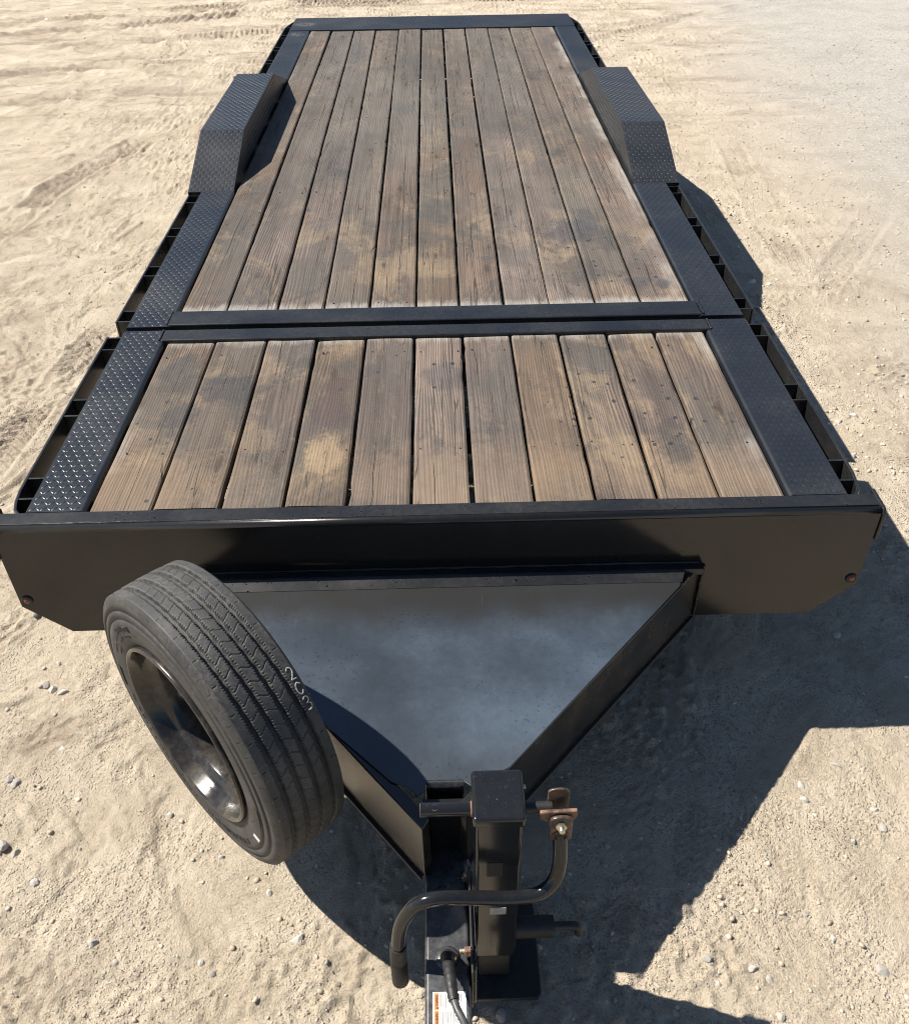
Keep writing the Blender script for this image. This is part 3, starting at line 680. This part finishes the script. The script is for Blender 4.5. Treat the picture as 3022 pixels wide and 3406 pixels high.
b.build('bottom_flange', 'dull', tongue, .002)
b = MB(); z = -.2
outl = [(.720, -.146), (.716, -.160), (.165, -.784), (.10, -.820), (.068, -.835), (.052, -.823), (-.040, -.823), (-.046, -.848), (-.060, -.856), (-.080, -.835), (-.125, -.817), (-.288, -.655), (-.700, -.160), (-.708, -.146)]
b.hexa([(x, y, 0) for x, y in outl][::-1], (0, 0, -.2055), (0, 0, -.2))
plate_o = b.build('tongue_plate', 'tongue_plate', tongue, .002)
plate_o['label'] = 'dusty black triangular plate with painted blue sky sheen on top of the tongue'
b = MB(); q = [(-.710, -.1455), (-.738, -.108), (.740, -.108), (.724, -.1455)]
zz = [-.2, -.186, -.186, -.2]
vs = [(x, y, z) for (x, y), z in zip(q, zz)] + [(x, y, z - .005) for (x, y), z in zip(q, zz)]
b.add(vs, [(0, 3, 2, 1), (4, 5, 6, 7), (1, 2, 6, 5), (0, 1, 5, 4), (2, 3, 7, 6), (0, 4, 7, 3)])
b.build('plate_flange', 'paint', tongue)
# rolled lip and nose plate
b = MB(); n = 8; r_ = .016
pr_ = [(-.816 - r_ * math.sin(k * math.pi / 2 / n), -.2 - r_ + .0005 + r_ * math.cos(k * math.pi / 2 / n)) for k in range(n + 1)] + [(-.832, -.236), (-.827, -.236), (-.827, -.216)]
vs = [(x, y, z) for x in (-.040, .050) for y, z in pr_]; k = len(pr_)
b.add(vs, [(i, k + i, k + i + 1, i + 1) for i in range(k - 1)], True)
b.build('rolled_lip', 'paint', tongue)
MB().box(-.050, .054, -.872, -.858, -.416, -.214).build('nose_plate', 'face', tongue, .003)
beam = MB().box(-.049, .054, -1.86, -.30, -.548, -.4185).build('draw_beam', 'beam', tongue, .010, 4)
beam['label'] = 'square black draw beam with dried water spots'
# coupler on the far end of the beam, just below the frame
b = MB(); b.box(-.056, .061, -1.99, -1.80, -.55, -.425); b.lathe((.0025, -1.99, -.49), (0, 0, 1), [(.001, .065), (.045, .06), (.058, .03), (.06, -.05), (.05, -.055)], 28)
b.build('coupler', 'dull', tongue, .004)

# warning label
lab = MB().box(-.0315, .0425, -1.42, -1.2155, -.4184, -.4178).build('warning_label', 'white', tongue)
lab['label'] = 'white warning label with orange headings on the draw beam'
cells = [(-1.2180, -1.2540), (-1.2548, -1.2908), (-1.2916, -1.3276)]
b = MB(); ink = MB(); frm = MB()
for y1_, y0_ in cells:
    b.box(-.0275, -.0180, y0_, y1_, -.4180, -.4175)
    frm.box(-.0165, .038, y0_ - .0003, y0_ + .0001, -.4180, -.4175)
    for i in range(7):
        x = -.0135 + i * .0036; ln = random.uniform(.022, .031); ink.box(x, x + .0009, y1_ - .0025 - ln, y1_ - .0025, -.4180, -.4175)
    ink.box(.0145, .0155, y0_, y1_, -.4180, -.4175)
    for i in range(4):
        x = .018 + i * .0042; ln = random.uniform(.014, .028); ink.box(x, x + .001, y1_ - .003 - ln, y1_ - .003, -.4180, -.4175)
    # triangle sign
    y = y0_ + .0022
    ink.add([(-.0188, y, -.4171), (-.0188, y + .0046, -.4171), (-.0262, y + .0023, -.4171)], [(0, 1, 2)])
b.build('heading_band', 'orange', tongue); o = ink.build('label_print', 'ink', tongue); o['kind'] = 'stuff'; o = frm.build('label_rule', 'ink', tongue); o['kind'] = 'stuff'
def text_mesh(name, body, size, mtx, mat, parent):
    cu = bpy.data.curves.new(name, 'FONT'); cu.body = body; cu.size = size; cu.align_x = 'LEFT'; cu.extrude = .00012; cu.resolution_u = 3; cu.offset = .0001
    o = bpy.data.objects.new(name, cu); C.objects.link(o); bpy.context.view_layer.update()
    me_ = bpy.data.meshes.new_from_object(o.evaluated_get(bpy.context.evaluated_depsgraph_get())); C.objects.unlink(o); bpy.data.objects.remove(o)
    me_.transform(mtx); me_.materials.clear(); me_.materials.append(M[mat]); o2 = bpy.data.objects.new(name, me_); C.objects.link(o2); o2.parent = parent; return o2
for y1_, y0_ in cells:
    text_mesh('warning_lettering', 'WARNING', .0082, Matrix.Translation((-.0198, y0_ + .0078, H - .4170)) @ Matrix.Rotation(R(90), 4, 'Z') @ Matrix.Diagonal((.62, 1, 1, 1)), 'ink', tongue)

# cable with its strain relief boot
boot = smooth_path([(.003, -1.140, -.419), (.003, -1.150, -.395), (.005, -1.175, -.372), (.008, -1.205, -.358), (.012, -1.240, -.352), (.016, -1.262, -.352)], 7)
rs = []
for i in range(len(boot)):
    t = i / (len(boot) - 1); r0 = .0155 - .0035 * t
    rs.append(r0 * (1.12 if t < .28 else (1.0 if (i % 3) else .90)))
MB().tube(boot, rs, 18).build('cable_boot', 'rubber_black', tongue)
MB().lathe((.003, -1.141, -.4185), (0, 0, 1), [(.028, 0), (.027, .004), (.02, .007), (.015, .008)], 24).build('boot_flange', 'beam', tongue)
MB().tube(smooth_path([(.014, -1.255, -.352), (.022, -1.280, -.350), (.037, -1.310, -.352), (.056, -1.36, -.37), (.074, -1.44, -.42), (.08, -1.56, -.53), (.07, -1.72, -.64), (.04, -1.9, -.70), (.0, -2.1, -.74)], 8), .0084, 14).build('power_cable', 'cable', tongue, label='grey power cable leaving the boot')

# ------------------------------------------------------------------ jack
jb = MB().box(.0695, .1685, -1.064, -.968, -.585, .004)
jack = jb.build('jack_post', 'jack', trailer, .008, 4); jack['label'] = 'square black side wind jack beside the draw beam'
MB().box(.0625, .1735, -1.0775, -.953, .002, .034).build('jack_cap', 'jack', jack, .009, 4)
MB().box(.0790, .1570, -1.055, -.977, -.705, -.580).build('drop_leg', 'dull', jack, .006, 2)
MB().hexa([(.005, -1.112, 0), (.225, -1.112, 0), (.236, -1.100, 0), (.236, -.865, 0), (.0, -.865, 0), (.0, -1.105, 0)], (0, 0, -.722), (0, 0, -.708)).build('jack_foot', 'dull', jack, .003)
MB().box(.0555, .0615, -1.20, -.945, -.54, -.365).build('bracket_plate', 'paint', jack, .0015)
MB().box(.0625, .0685, -1.19, -.955, -.54, -.372).build('bracket_plate', 'beam', jack, .0015)
for y, mt, z in ((-.960, 'jack', -.392), (-1.138, 'rust', -.394)):
    o = MB().lathe((.0555, y, z), (-1, 0, 0), [(.001, 0), (.0115, 0), (.0115, .011), (.010, .013), (.001, .013)], 6, False).build('bolt_nut', mt, jack)
    MB().lathe((.0425, y, z), (-1, 0, 0), [(.0065, 0)] + [(.0065 if i % 2 else .0055, .0014 * i) for i in range(1, 9)] + [(.001, .0115)], 14, False).build('bolt_thread', 'zinc' if mt == 'rust' else 'jack', jack)
MB().lathe((.0625, -1.12, -.50), (-1, 0, 0), [(.001, 0), (.012, 0), (.012, .01), (.001, .01)], 6, False).build('bolt_nut', 'dull', jack)
# cross shaft through the head, with the hole in its free end
MB().tube([(-.046, -1.018, -.014), (.0700, -1.018, -.014)], .0150, 22).build('crank_shaft', 'jack', jack)
MB().lathe((-.0455, -1.018, -.014), (-1, 0, 0), [(.0148, 0), (.0138, .0015), (.011, .001), (.009, -.004), (.0005, -.004)], 22).build('shaft_end', 'rust', jack)
MB().lathe((-.015, -1.0215, -.0015), (0, -.27, .96), [(.0075, .0005), (.0068, .0016), (.0056, .0012), (.0052, -.002), (.0003, -.002)], 18).build('shaft_hole', 'rust_black', jack)
MB().lathe((.0655, -1.018, -.014), (-1, 0, 0), [(.016, 0), (.0165, .003), (.0162, .0055), (.0135, .006)], 22).build('shaft_collar', 'rust', jack)
MB().tube([(.165, -1.018, -.014), (.232, -1.018, -.014)], .0125, 20).build('crank_shaft', 'dull', jack)
MB().tube([(.1735, -.985, .012), (.1785, -.985, .012)], .0045, 10).build('grease_nipple', 'zinc', jack)
# small stickers and a stamped tab on the post
MB().box(.094, .128, -1.0653, -1.0640, -.205, -.150).build('post_sticker', 'rubber_black', jack, .002)
# clamp that joins handle and shaft
cl = MB().hexa([(.205, 0, -.004), (.205, 0, -.026), (.222, 0, -.040), (.278, 0, -.034), (.284, 0, -.022), (.284, 0, .000)], (0, -1.040, 0), (0, -1.030, 0)).build('clamp_ear', 'rust_black', jack, .003)
def arch(x0, x1, z0, z1, n=10):
    r0 = (x1 - x0) / 2; cx = (x0 + x1) / 2
    return [(x0, 0, z0), (x1, 0, z0)] + [(cx + r0 * math.cos(a), 0, z1 - r0 * .55 + r0 * .55 * math.sin(a)) for a in [math.pi * k / n for k in range(n + 1)]]
MB().hexa(arch(.224, .270, -.035, .033), (0, -1.008, 0), (0, -1.002, 0)).build('clamp_plate', 'rust_black', jack, .002)
MB().hexa(arch(.226, .274, -.088, -.006), (0, -1.052, 0), (0, -1.042, 0)).build('clamp_plate', 'rust_black', jack, .003)
MB().hexa(arch(.2405, .2585, -.0765, -.022), (0, -1.0532, 0), (0, -1.0515, 0)).build('clamp_slot', 'rubber_black', jack)
MB().lathe((.2495, -1.060, -.066), (0, -1, 0), [(.0145, -.0085), (.016, -.006), (.0145, -.004)], 20).build('slot_rim', 'rust', jack)
MB().lathe((.249, -1.052, -.030), (0, -1, .2), [(.001, 0), (.0115, 0), (.0115, .009), (.0105, .010), (.007, .010)], 6, False).build('bolt_nut', 'zinc', jack)
MB().lathe((.249, -1.061, -.028), (0, -1, .2), [(.0065, 0), (.0065, .010), (.0055, .012), (.0005, .012)], 16).build('bolt_thread', 'zinc', jack)
hp = smooth_path([(.2495, -1.040, -.080), (.2515, -1.054, -.105), (.250, -1.074, -.145), (.240, -1.090, -.180), (.218, -1.101, -.204), (.185, -1.108, -.213), (.132, -1.112, -.212), (.07, -1.116, -.200), (.015, -1.120, -.188), (-.022, -1.123, -.186), (-.053, -1.125, -.198), (-.077, -1.128, -.228), (-.096, -1.132, -.275), (-.105, -1.138, -.33), (-.108, -1.143, -.38)], 6)
MB().tube(hp, .0160, 20).build('crank_handle', 'jack', jack, label='bent black crank handle hanging in front of the jack')
MB().tube([(-.1075, -1.140, -.355), (-.1085, -1.147, -.41), (-.1085, -1.148, -.4115), (-.1085, -1.1486, -.414), (-.107, -1.160, -.482), (-.1068, -1.1607, -.486)], [.0190, .0195, .0178, .0195, .0195, .0172], 22).build('handle_grip', 'rubber_black', jack)
MB().box(.098, .133, -1.132, -1.1295, -.243, -.215).build('tape_tab', 'tape', jack, .001)
# pull pin of the drop leg
MB().tube([(.1665, -1.03, -.505), (.262, -1.03, -.505)], .026, 24).build('pin_housing', 'dull', jack)
MB().tube(smooth_path([(.262, -1.035, -.495), (.305, -1.035, -.495), (.322, -1.037, -.502), (.324, -1.04, -.525)], 6), .010, 14).build('pull_pin', 'dull', jack)

# bracket that carries the spare wheel
AX = Vector((-.729, -.684, 0)).normalized(); TC = Vector((-.55, -.664, -.112))
MB().tube([TC + AX * -.052, TC + AX * -.135], .035, 20).build('spare_bracket', 'dull', tongue)
MB().hexa([tuple(TC + AX * -.13 + Vector((-AX.y, AX.x, 0)) * d + Vector((0, 0, zz_))) for d, zz_ in ((-.05, -.13), (.05, -.13), (.05, .06), (-.05, .06))], (0, 0, 0), AX * -.012).build('spare_bracket', 'dull', tongue, .003)

# ------------------------------------------------------------------ spare wheel
sp = bpy.data.objects.new('spare_wheel', None); C.objects.link(sp)
sp.location = (TC.x, TC.y, TC.z + H - .385)
tag(sp, 'spare wheel with ribbed black tyre standing beside the triangular tongue plate', 'wheel')
SPO = Vector(sp.location)
eV = Vector((0, 0, 1)).cross(AX); uV = Vector((0, 0, 1)); TCw = TC + Vector((0, 0, H)) - SPO
RT = .385
def prof_r():
    # (arc list) from inner bead over the tread to the outer bead: r, s
    p = [(.236, -.086), (.246, -.093), (.262, -.098), (.285, -.1015), (.31, -.1025), (.3215, -.1020), (.3225, -.0990), (.3265, -.0985), (.3275, -.1014), (.338, -.1005), (.3425, -.0996), (.3435, -.0958), (.3495, -.0950), (.3505, -.0985), (.3625, -.0955), (.3705, -.0925), (.3765, -.0890), (.3800, -.0860)]
    q = list(reversed([(r_, -s_) for r_, s_ in p]))
    tr = []; n = 150
    for i in range(n + 1):
        s_ = -.0845 + .169 * i / n; tr.append((.3815 + .0035 * (1 - (s_ / .0845) ** 2), s_))
    return p, tr, q
def spare_tyre():
    p, tr, q = prof_r(); prof = p + tr + q; n = 1600
    th = np.arange(n) * 2 * np.pi / n
    r0 = np.array([a for a, _ in prof])[:, None] * np.ones(n)[None]; S = np.array([s_ for _, s_ in prof])[:, None] * np.ones(n)[None]
    arc = th[None] * RT * np.ones_like(r0); Lc = 2 * np.pi * RT
    mask = np.zeros((len(prof), 1)); mask[len(p):len(p) + len(tr)] = 1
    dep = np.zeros_like(r0)
    gr = [-.0560, -.0190, .0190, .0560]
    k = 2 * np.pi * 68 / Lc
    for i, g in enumerate(gr):
        wv = .0007 * np.sin(arc * k + i)
        dep = np.maximum(dep, .0130 * sstep(np.abs(S - g - wv), .0064, .0050))
        # comb of short edge sipes either side of each groove
        ph = (arc / (Lc / 340)) % 1
        d = np.abs(S - g - wv)
        dep = np.maximum(dep, .0036 * sstep(np.abs(ph - .5), .20, .10) * sstep(d, .0092, .0084))
    # angular sipes that cut the three middle ribs
    for lo, hi, sg, n_s, o_ in ((-.0560, -.0190, 1, 68, 0), (-.0190, .0190, -1, 68, .5), (.0190, .0560, 1, 68, .25)):
        mid = (lo + hi) / 2; u_ = (S - mid) / ((hi - lo) / 2)
        zig = sg * (.003 * u_ + .0035 * np.where(np.abs(u_) < .33, u_ * 3, np.sign(u_)))
        ph = ((arc + zig) / (Lc / n_s) + o_) % 1
        inside = (S > lo) & (S < hi)
        dep = np.maximum(dep, inside * .0019 * sstep(np.abs(ph - .5) * (Lc / n_s), .0017, .0009))
    # small notches on the shoulders
    for s0 in (-.0765, .0765):
        ph = (arc / (Lc / 34)) % 1
        dep = np.maximum(dep, .002 * sstep(np.abs(ph - .5) * (Lc / 34), .0016, .0008) * sstep(np.abs(S - s0), .006, .004))
    dep *= mask
    ii = np.array([a for a, _ in prof])
    ph = (arc / (Lc / 60)) % 1
    sh = ((ii[:, None] > .364) & (ii[:, None] < .374) & (np.abs(S) > .088))
    dep = dep + sh * .0030 * sstep(np.abs(ph - .5) * (Lc / 60), .0026, .0014)
    r = r0 - dep
    e = np.array(eV); u = np.array(uV); a = np.array(AX); c = np.array(TCw)
    co = c + a[None, None] * S[..., None] + r[..., None] * (np.cos(th)[None, :, None] * e + np.sin(th)[None, :, None] * u)
    m_ = len(prof); idx = (np.arange(m_ - 1)[:, None] * n + np.arange(n)[None, :]); nxt = (np.arange(m_ - 1)[:, None] * n + (np.arange(n)[None, :] + 1) % n)
    qd = np.stack([idx, nxt, nxt + n, idx + n], -1).reshape(-1, 4).astype(np.int32)
    me = bpy.data.meshes.new('tyre'); cof = co.reshape(-1, 3).astype(np.float32)
    me.vertices.add(len(cof)); me.vertices.foreach_set('co', cof.ravel()); me.loops.add(qd.size); me.loops.foreach_set('vertex_index', qd.ravel())
    me.polygons.add(len(qd)); me.polygons.foreach_set('loop_start', np.arange(0, qd.size, 4, dtype=np.int32)); me.polygons.foreach_set('use_smooth', np.ones(len(qd), bool))
    me.update(calc_edges=True); me.materials.append(M['rubber']); o = bpy.data.objects.new('tyre', me); C.objects.link(o); o.parent = sp; return o
spare_tyre()
def tp(t, s_, r_): return TCw + AX * s_ + (eV * math.cos(t) + uV * math.sin(t)) * r_
rb = MB(0)
rb.lathe(tuple(TCw), tuple(AX), [(.236, -.086), (.244, -.096), (.246, -.106), (.240, -.108), (.232, -.098), (.226, -.080), (.208, -.062), (.2, -.03)], 96)
rb.build('rim_back', 'rim', sp)
MB(0).lathe(tuple(TCw), tuple(AX), [(.2405, .084), (.2455, .092), (.2470, .099), (.2455, .1045), (.2410, .1065), (.2370, .1050), (.2345, .0995), (.2320, .090), (.2270, .078), (.2255, .066), (.2190, .058), (.2080, .052), (.2040, .044), (.2030, -.012), (.2010, -.030), (.1930, -.042), (.1750, -.047), (.1500, -.047), (.1300, -.042), (.1150, -.038), (.085, -.038), (.080, -.040), (.078, -.052), (.001, -.052)], 128).build('rim', 'rim', sp)
for i in range(8):
    t = i * math.pi / 4 + .2; c = tp(t, -.0375, .1375)
    MB(0).lathe(tuple(c), tuple(AX), [(.014, -.002), (.013, .001), (.010, .001), (.0095, -.012), (.0005, -.012)], 16).build('lug_hole', 'dull', sp)
# hairs left by the mould
hb = MB(0); rr_ = random.Random(2)
for k in range(46):
    t = k * 2 * math.pi / 46 + rr_.uniform(-.03, .03)
    for s_, r_, nd in ((.0845, .3815, .8), (-.0845, .3815, -.8), (.0995, .292, 3)):
        if rr_.random() < .3: continue
        p0 = tp(t, s_, r_); out_ = (eV * math.cos(t) + uV * math.sin(t)); d = (out_ + AX * nd * .5).normalized() if abs(nd) < 2 else (AX + out_ * rr_.uniform(-.5, .5)).normalized()
        tan_ = (uV * math.cos(t) - eV * math.sin(t)) * rr_.uniform(-.6, .6)
        L = rr_.uniform(.005, .011)
        hb.tube([p0 - d * .002, p0 + (d + tan_ * .4) * L * .5, p0 + (d + tan_) * L], [.0006, .0005, .00035], 5)
ho = hb.build('rubber_hairs', 'rubber_black', sp); ho['kind'] = 'stuff'
# chalked number on the inner shoulder
def chalk(strokes, t0, dt):
    for st_ in strokes:
        b = MB(0); pts = []
        for x, y in st_:       # x across towards the outer side, y along the tyre
            t = t0 + dt * y; s_ = -.0680 - .0150 * x
            r_ = .3826 if abs(s_) < .083 else .3826 - (abs(s_) - .083) * .62
            pts.append(tp(t, s_, r_ - .0002))
        b.tube(smooth_path(pts, 5), .0017, 6).build('chalk_mark', 'chalk', sp)
dg = R(5.6)
# the digits read downwards along the shoulder
two = [[(.12, .12), (.40, -.08), (.80, .04), (.88, .34), (.60, .66), (.15, .98)], [(.15, .98), (.5, .96), (.9, 1.02)]]
zero = [[(.9, .2), (.55, 0), (.2, .15), (.05, .5), (.18, .88), (.55, 1.0), (.95, .75)]]
three = [[(.15, .12), (.5, -.06), (.88, .12), (.8, .38), (.45, .5), (.85, .6), (.95, .85), (.6, 1.1), (.15, 1.08)]]
for i, d in enumerate((two, zero, three)):
    chalk([[(x, y) for x, y in s_] for s_ in d], R(50.5 - i * 5.4), -dg * .72)
# paper sticker on the sidewall
pq = [tp(R(t), .1032 if r_ < .30 else .1024, r_) for t, r_ in ((334, .292), (337.5, .292), (337.5, .314), (334, .314))]
MB(0).hexa([tuple(p) for p in pq], (0, 0, 0), tuple(AX * .0006)).build('sidewall_sticker', 'white', sp)
for t0_ in (178, 352):
    pts = [(t0_ + k * 2.2, r_) for k in range(7) for r_ in (0,)]
    up_ = [tp(R(t), .1036, .318) for t, _ in pts]; lo_ = [tp(R(t), .1036, .300) for t, _ in pts]
    MB(0).hexa([tuple(p) for p in lo_ + up_[::-1]], (0, 0, 0), tuple(AX * .0008)).build('sidewall_panel', 'rubber_black', sp)

# worn raised lettering on the sidewall, too shallow to read
lb = MB(0); rl = random.Random(9)
for t_a, t_b, r_a, hgt_ in ((118, 168, .292, .016), (122, 160, .274, .009), (196, 262, .290, .018), (205, 250, .272, .010), (270, 318, .294, .017)):
    t = t_a
    while t < t_b:
        wd_ = rl.uniform(.6, 1.5)
        if rl.random() < .82:
            s0 = .1022 if r_a > .28 else .1008
            q4 = [tp(R(a_), s0, rr2) for a_, rr2 in ((t, r_a), (t + wd_ * .6, r_a), (t + wd_ * .6, r_a + hgt_ * rl.uniform(.5, 1)), (t, r_a + hgt_ * rl.uniform(.6, 1)))]
            lb.hexa([tuple(p_) for p_ in q4], tuple(AX * -.004), tuple(AX * .0016))
        t += wd_ * (1.15 if rl.random() < .8 else 2.2)
lo2 = lb.build('sidewall_lettering', 'rubber', sp); lo2['kind'] = 'stuff'

# ------------------------------------------------------------------ loose stones, gravel
def stone_mesh(seed):
    r = random.Random(seed); bm = bmesh.new(); bmesh.ops.create_icosphere(bm, subdivisions=2, radius=1)
    ph = [r.uniform(0, 6) for _ in range(6)]; sc_ = (1, r.uniform(.65, .95), r.uniform(.45, .75)); cuts = [(Vector((r.uniform(-1, 1), r.uniform(-1, 1), r.uniform(-.3, 1))).normalized(), r.uniform(.48, .80)) for _ in range(9)]
    for v in bm.verts:
        p = v.co.copy(); p *= 1 + .10 * math.sin(3 * p.x + ph[0]) + .09 * math.sin(4 * p.y + ph[1]) + .07 * math.sin(5 * p.z + ph[2])
        for n_, d in cuts:
            k = p.dot(n_) - d
            if k > 0: p -= n_ * k * .96
        v.co = Vector((p.x * sc_[0], p.y * sc_[1], p.z * sc_[2]))
    me = bpy.data.meshes.new('stone'); bm.to_mesh(me); bm.free()
    me.polygons.foreach_set('use_smooth', [False] * len(me.polygons)); me.materials.append(M['stone']); return me
SM = [stone_mesh(i) for i in range(7)]
STONES = [(-1.388,0.002,0.0222),(-1.349,-0.025,0.0243),(-1.316,-0.035,0.0207),(-1.451,-0.012,0.0129),(-1.481,-0.100,0.0116),(-1.366,0.092,0.0130),(-1.379,-0.376,0.0197),(-1.358,-0.390,0.0196),(-0.843,-0.514,0.0162),(-1.245,-0.268,0.0132),(-0.659,-0.665,0.0126),(-1.317,-0.608,0.0262),(-1.274,-0.635,0.0187),(-1.178,-0.735,0.0172),(-1.154,-0.647,0.0112),(-0.964,-0.911,0.0182),(-0.407,-0.921,0.0201),(-0.502,-0.780,0.0141),(-0.888,-0.963,0.0104),(-0.619,-1.002,0.0128),(-0.658,-0.971,0.0111),(-0.431,-0.772,0.0122),(-0.842,-0.862,0.0086),(1.243,-0.400,0.0182),(1.103,-0.524,0.0196),(1.109,-0.471,0.0177),(0.800,-1.028,0.0157),(0.837,-1.055,0.0166),(1.144,-1.042,0.0211),(0.991,-0.880,0.0125),(1.044,-0.949,0.0115),(0.732,-0.954,0.0102),(0.686,-1.000,0.0156),(0.703,-1.066,0.0118),(0.842,-1.147,0.0146),(1.306,-0.625,0.0156),(1.201,-0.669,0.0132),(1.301,-0.565,0.0136),(1.819,1.118,0.0247),(1.878,2.316,0.0230),(1.845,2.865,0.0383),(1.949,2.831,0.0249),(0.133,-1.128,0.0175),(0.474,-0.665,0.0143),(-4.974,11.122,0.0521),(-4.739,11.312,0.0382),(1.433,0.141,0.0203),(1.320,-0.423,0.0107),(0.520,-0.550,0.0107),(0.363,-0.916,0.0100),(0.577,-0.642,0.0096),(-0.115,-0.773,0.0093),(-1.519,0.320,0.0162),(-1.994,2.772,0.0134),(1.896,3.211,0.0162),(1.855,1.392,0.0198),(1.942,1.438,0.0201),(1.710,2.715,0.0167)]
def stone_words(x, y, r_):
    if y > 9: return 'dark stone on the far dirt beyond the left fender', 'stones beyond the left fender'
    if x < -1.3 and y > -.05 and r_ > .02: return 'pale pebble in the small cluster left of the spare wheel', 'pebble cluster left of the spare wheel'
    if x < -.5 and y < -.05: return 'loose stone on the sunlit dirt in front of the spare wheel', 'stones in front of the spare wheel'
    if x < -.9: return 'loose stone on the dirt left of the front deck', 'stones left of the deck'
    if x < .6 and y < 0: return 'loose stone on the ground close to the jack and draw beam', 'stones around the jack'
    if y < -.2: return 'loose stone on the sunlit dirt right of the jack', 'stones right of the jack'
    return 'loose stone on the gravelly dirt along the right rub rail', 'stones right of the deck'
groups = {}
for i, (x, y, r_) in enumerate(STONES):
    o = bpy.data.objects.new('stone', SM[i % 7]); C.objects.link(o)
    o.location = (x, y, h_at(x, y) + r_ * .05); o.scale = (r_, r_, r_); o.rotation_euler = (random.uniform(-.25, .25), random.uniform(-.25, .25), random.uniform(0, 6.28))
    l, g = stone_words(x, y, r_); tag(o, l, 'stone', g); groups.setdefault(g, []).append((x / (2.119 * .777 + y * .777 + 1.5), o))
ORD = ['leftmost', 'second from the left', 'third from the left', 'fourth from the left', 'fifth from the left', 'sixth from the left', 'seventh from the left', 'eighth from the left', 'ninth from the left', 'tenth from the left']
for g, lst in groups.items():
    lst.sort(key=lambda a: a[0]); n = len(lst)
    for k, (_, o) in enumerate(lst):
        w_ = ORD[k] if k < (n + 1) // 2 else ('rightmost' if k == n - 1 else ORD[n - 1 - k].replace('left', 'right'))
        o['label'] = '%s, %s' % (o['label'], w_)
bm = bmesh.new(); bmesh.ops.create_icosphere(bm, subdivisions=1, radius=1); IV = np.array([v.co[:] for v in bm.verts]); IF = np.array([[v.index for v in f.verts] for f in bm.faces]); bm.free()
def gravel(name, n, sampler, rmin, rmax, mat, label, sink=.15):
    V = []; F = []; k = 0; tries = 0
    pts = sampler(n)
    for x, y in pts:
        rr = rmin * (rmax / rmin) ** (RNG.random() ** 2.4)
        a = RNG.random() * 6.28; v = IV * (1 + RNG.uniform(-.28, .28, (len(IV), 1))) * np.array([1, RNG.uniform(.6, .95), RNG.uniform(.45, .8)]) * rr
        ca, sa = math.cos(a), math.sin(a); v = np.stack([v[:, 0] * ca - v[:, 1] * sa, v[:, 0] * sa + v[:, 1] * ca, v[:, 2]], -1)
        V.append(v + np.array([x, y, h_at(x, y) + rr * sink])); F.append(IF + k * len(IV)); k += 1
    V = np.concatenate(V); F = np.concatenate(F)
    me = bpy.data.meshes.new(name); me.vertices.add(len(V)); me.vertices.foreach_set('co', V.astype(np.float32).ravel())
    me.loops.add(F.size); me.loops.foreach_set('vertex_index', F.astype(np.int32).ravel()); me.polygons.add(len(F)); me.polygons.foreach_set('loop_start', np.arange(0, F.size, 3, dtype=np.int32))
    me.update(calc_edges=True); me.materials.append(M[mat]); o = bpy.data.objects.new(name, me); C.objects.link(o); tag(o, label, 'gravel', kind='stuff'); return o
def samp_all(n):
    out = []
    while len(out) < n:
        x = RNG.uniform(-6, 6.5); y = -1.5 + 13.5 * RNG.random() ** 1.7
        if abs(x) > 1.9 + .42 * (y + 1.2): continue
        d = float(vnoise(np.array([x * 1.3]), np.array([y * 1.3]), 61)[0]); w_ = (.15 + .85 * (d > .52)) * (1.0 if x > 1.2 else .55)
        if -1.1 < x < 1.2 and y > .0: continue
        if RNG.random() < w_: out.append((x, y))
    return out
gravel('gravel', 11000, samp_all, .0026, .011, 'gravel', 'small mixed gravel scattered over the dirt')
def samp_right(n):
    out = []
    while len(out) < n:
        x = RNG.uniform(1.3, 5.5); y = 1 + 9 * RNG.random() ** 1.4
        if x > 2.0 + .42 * (y + 1.2): continue
        out.append((x, y))
    return out
gravel('gravel', 7000, samp_right, .0035, .013, 'gravel', 'fine gravel on the worn track right of the trailer', .05)
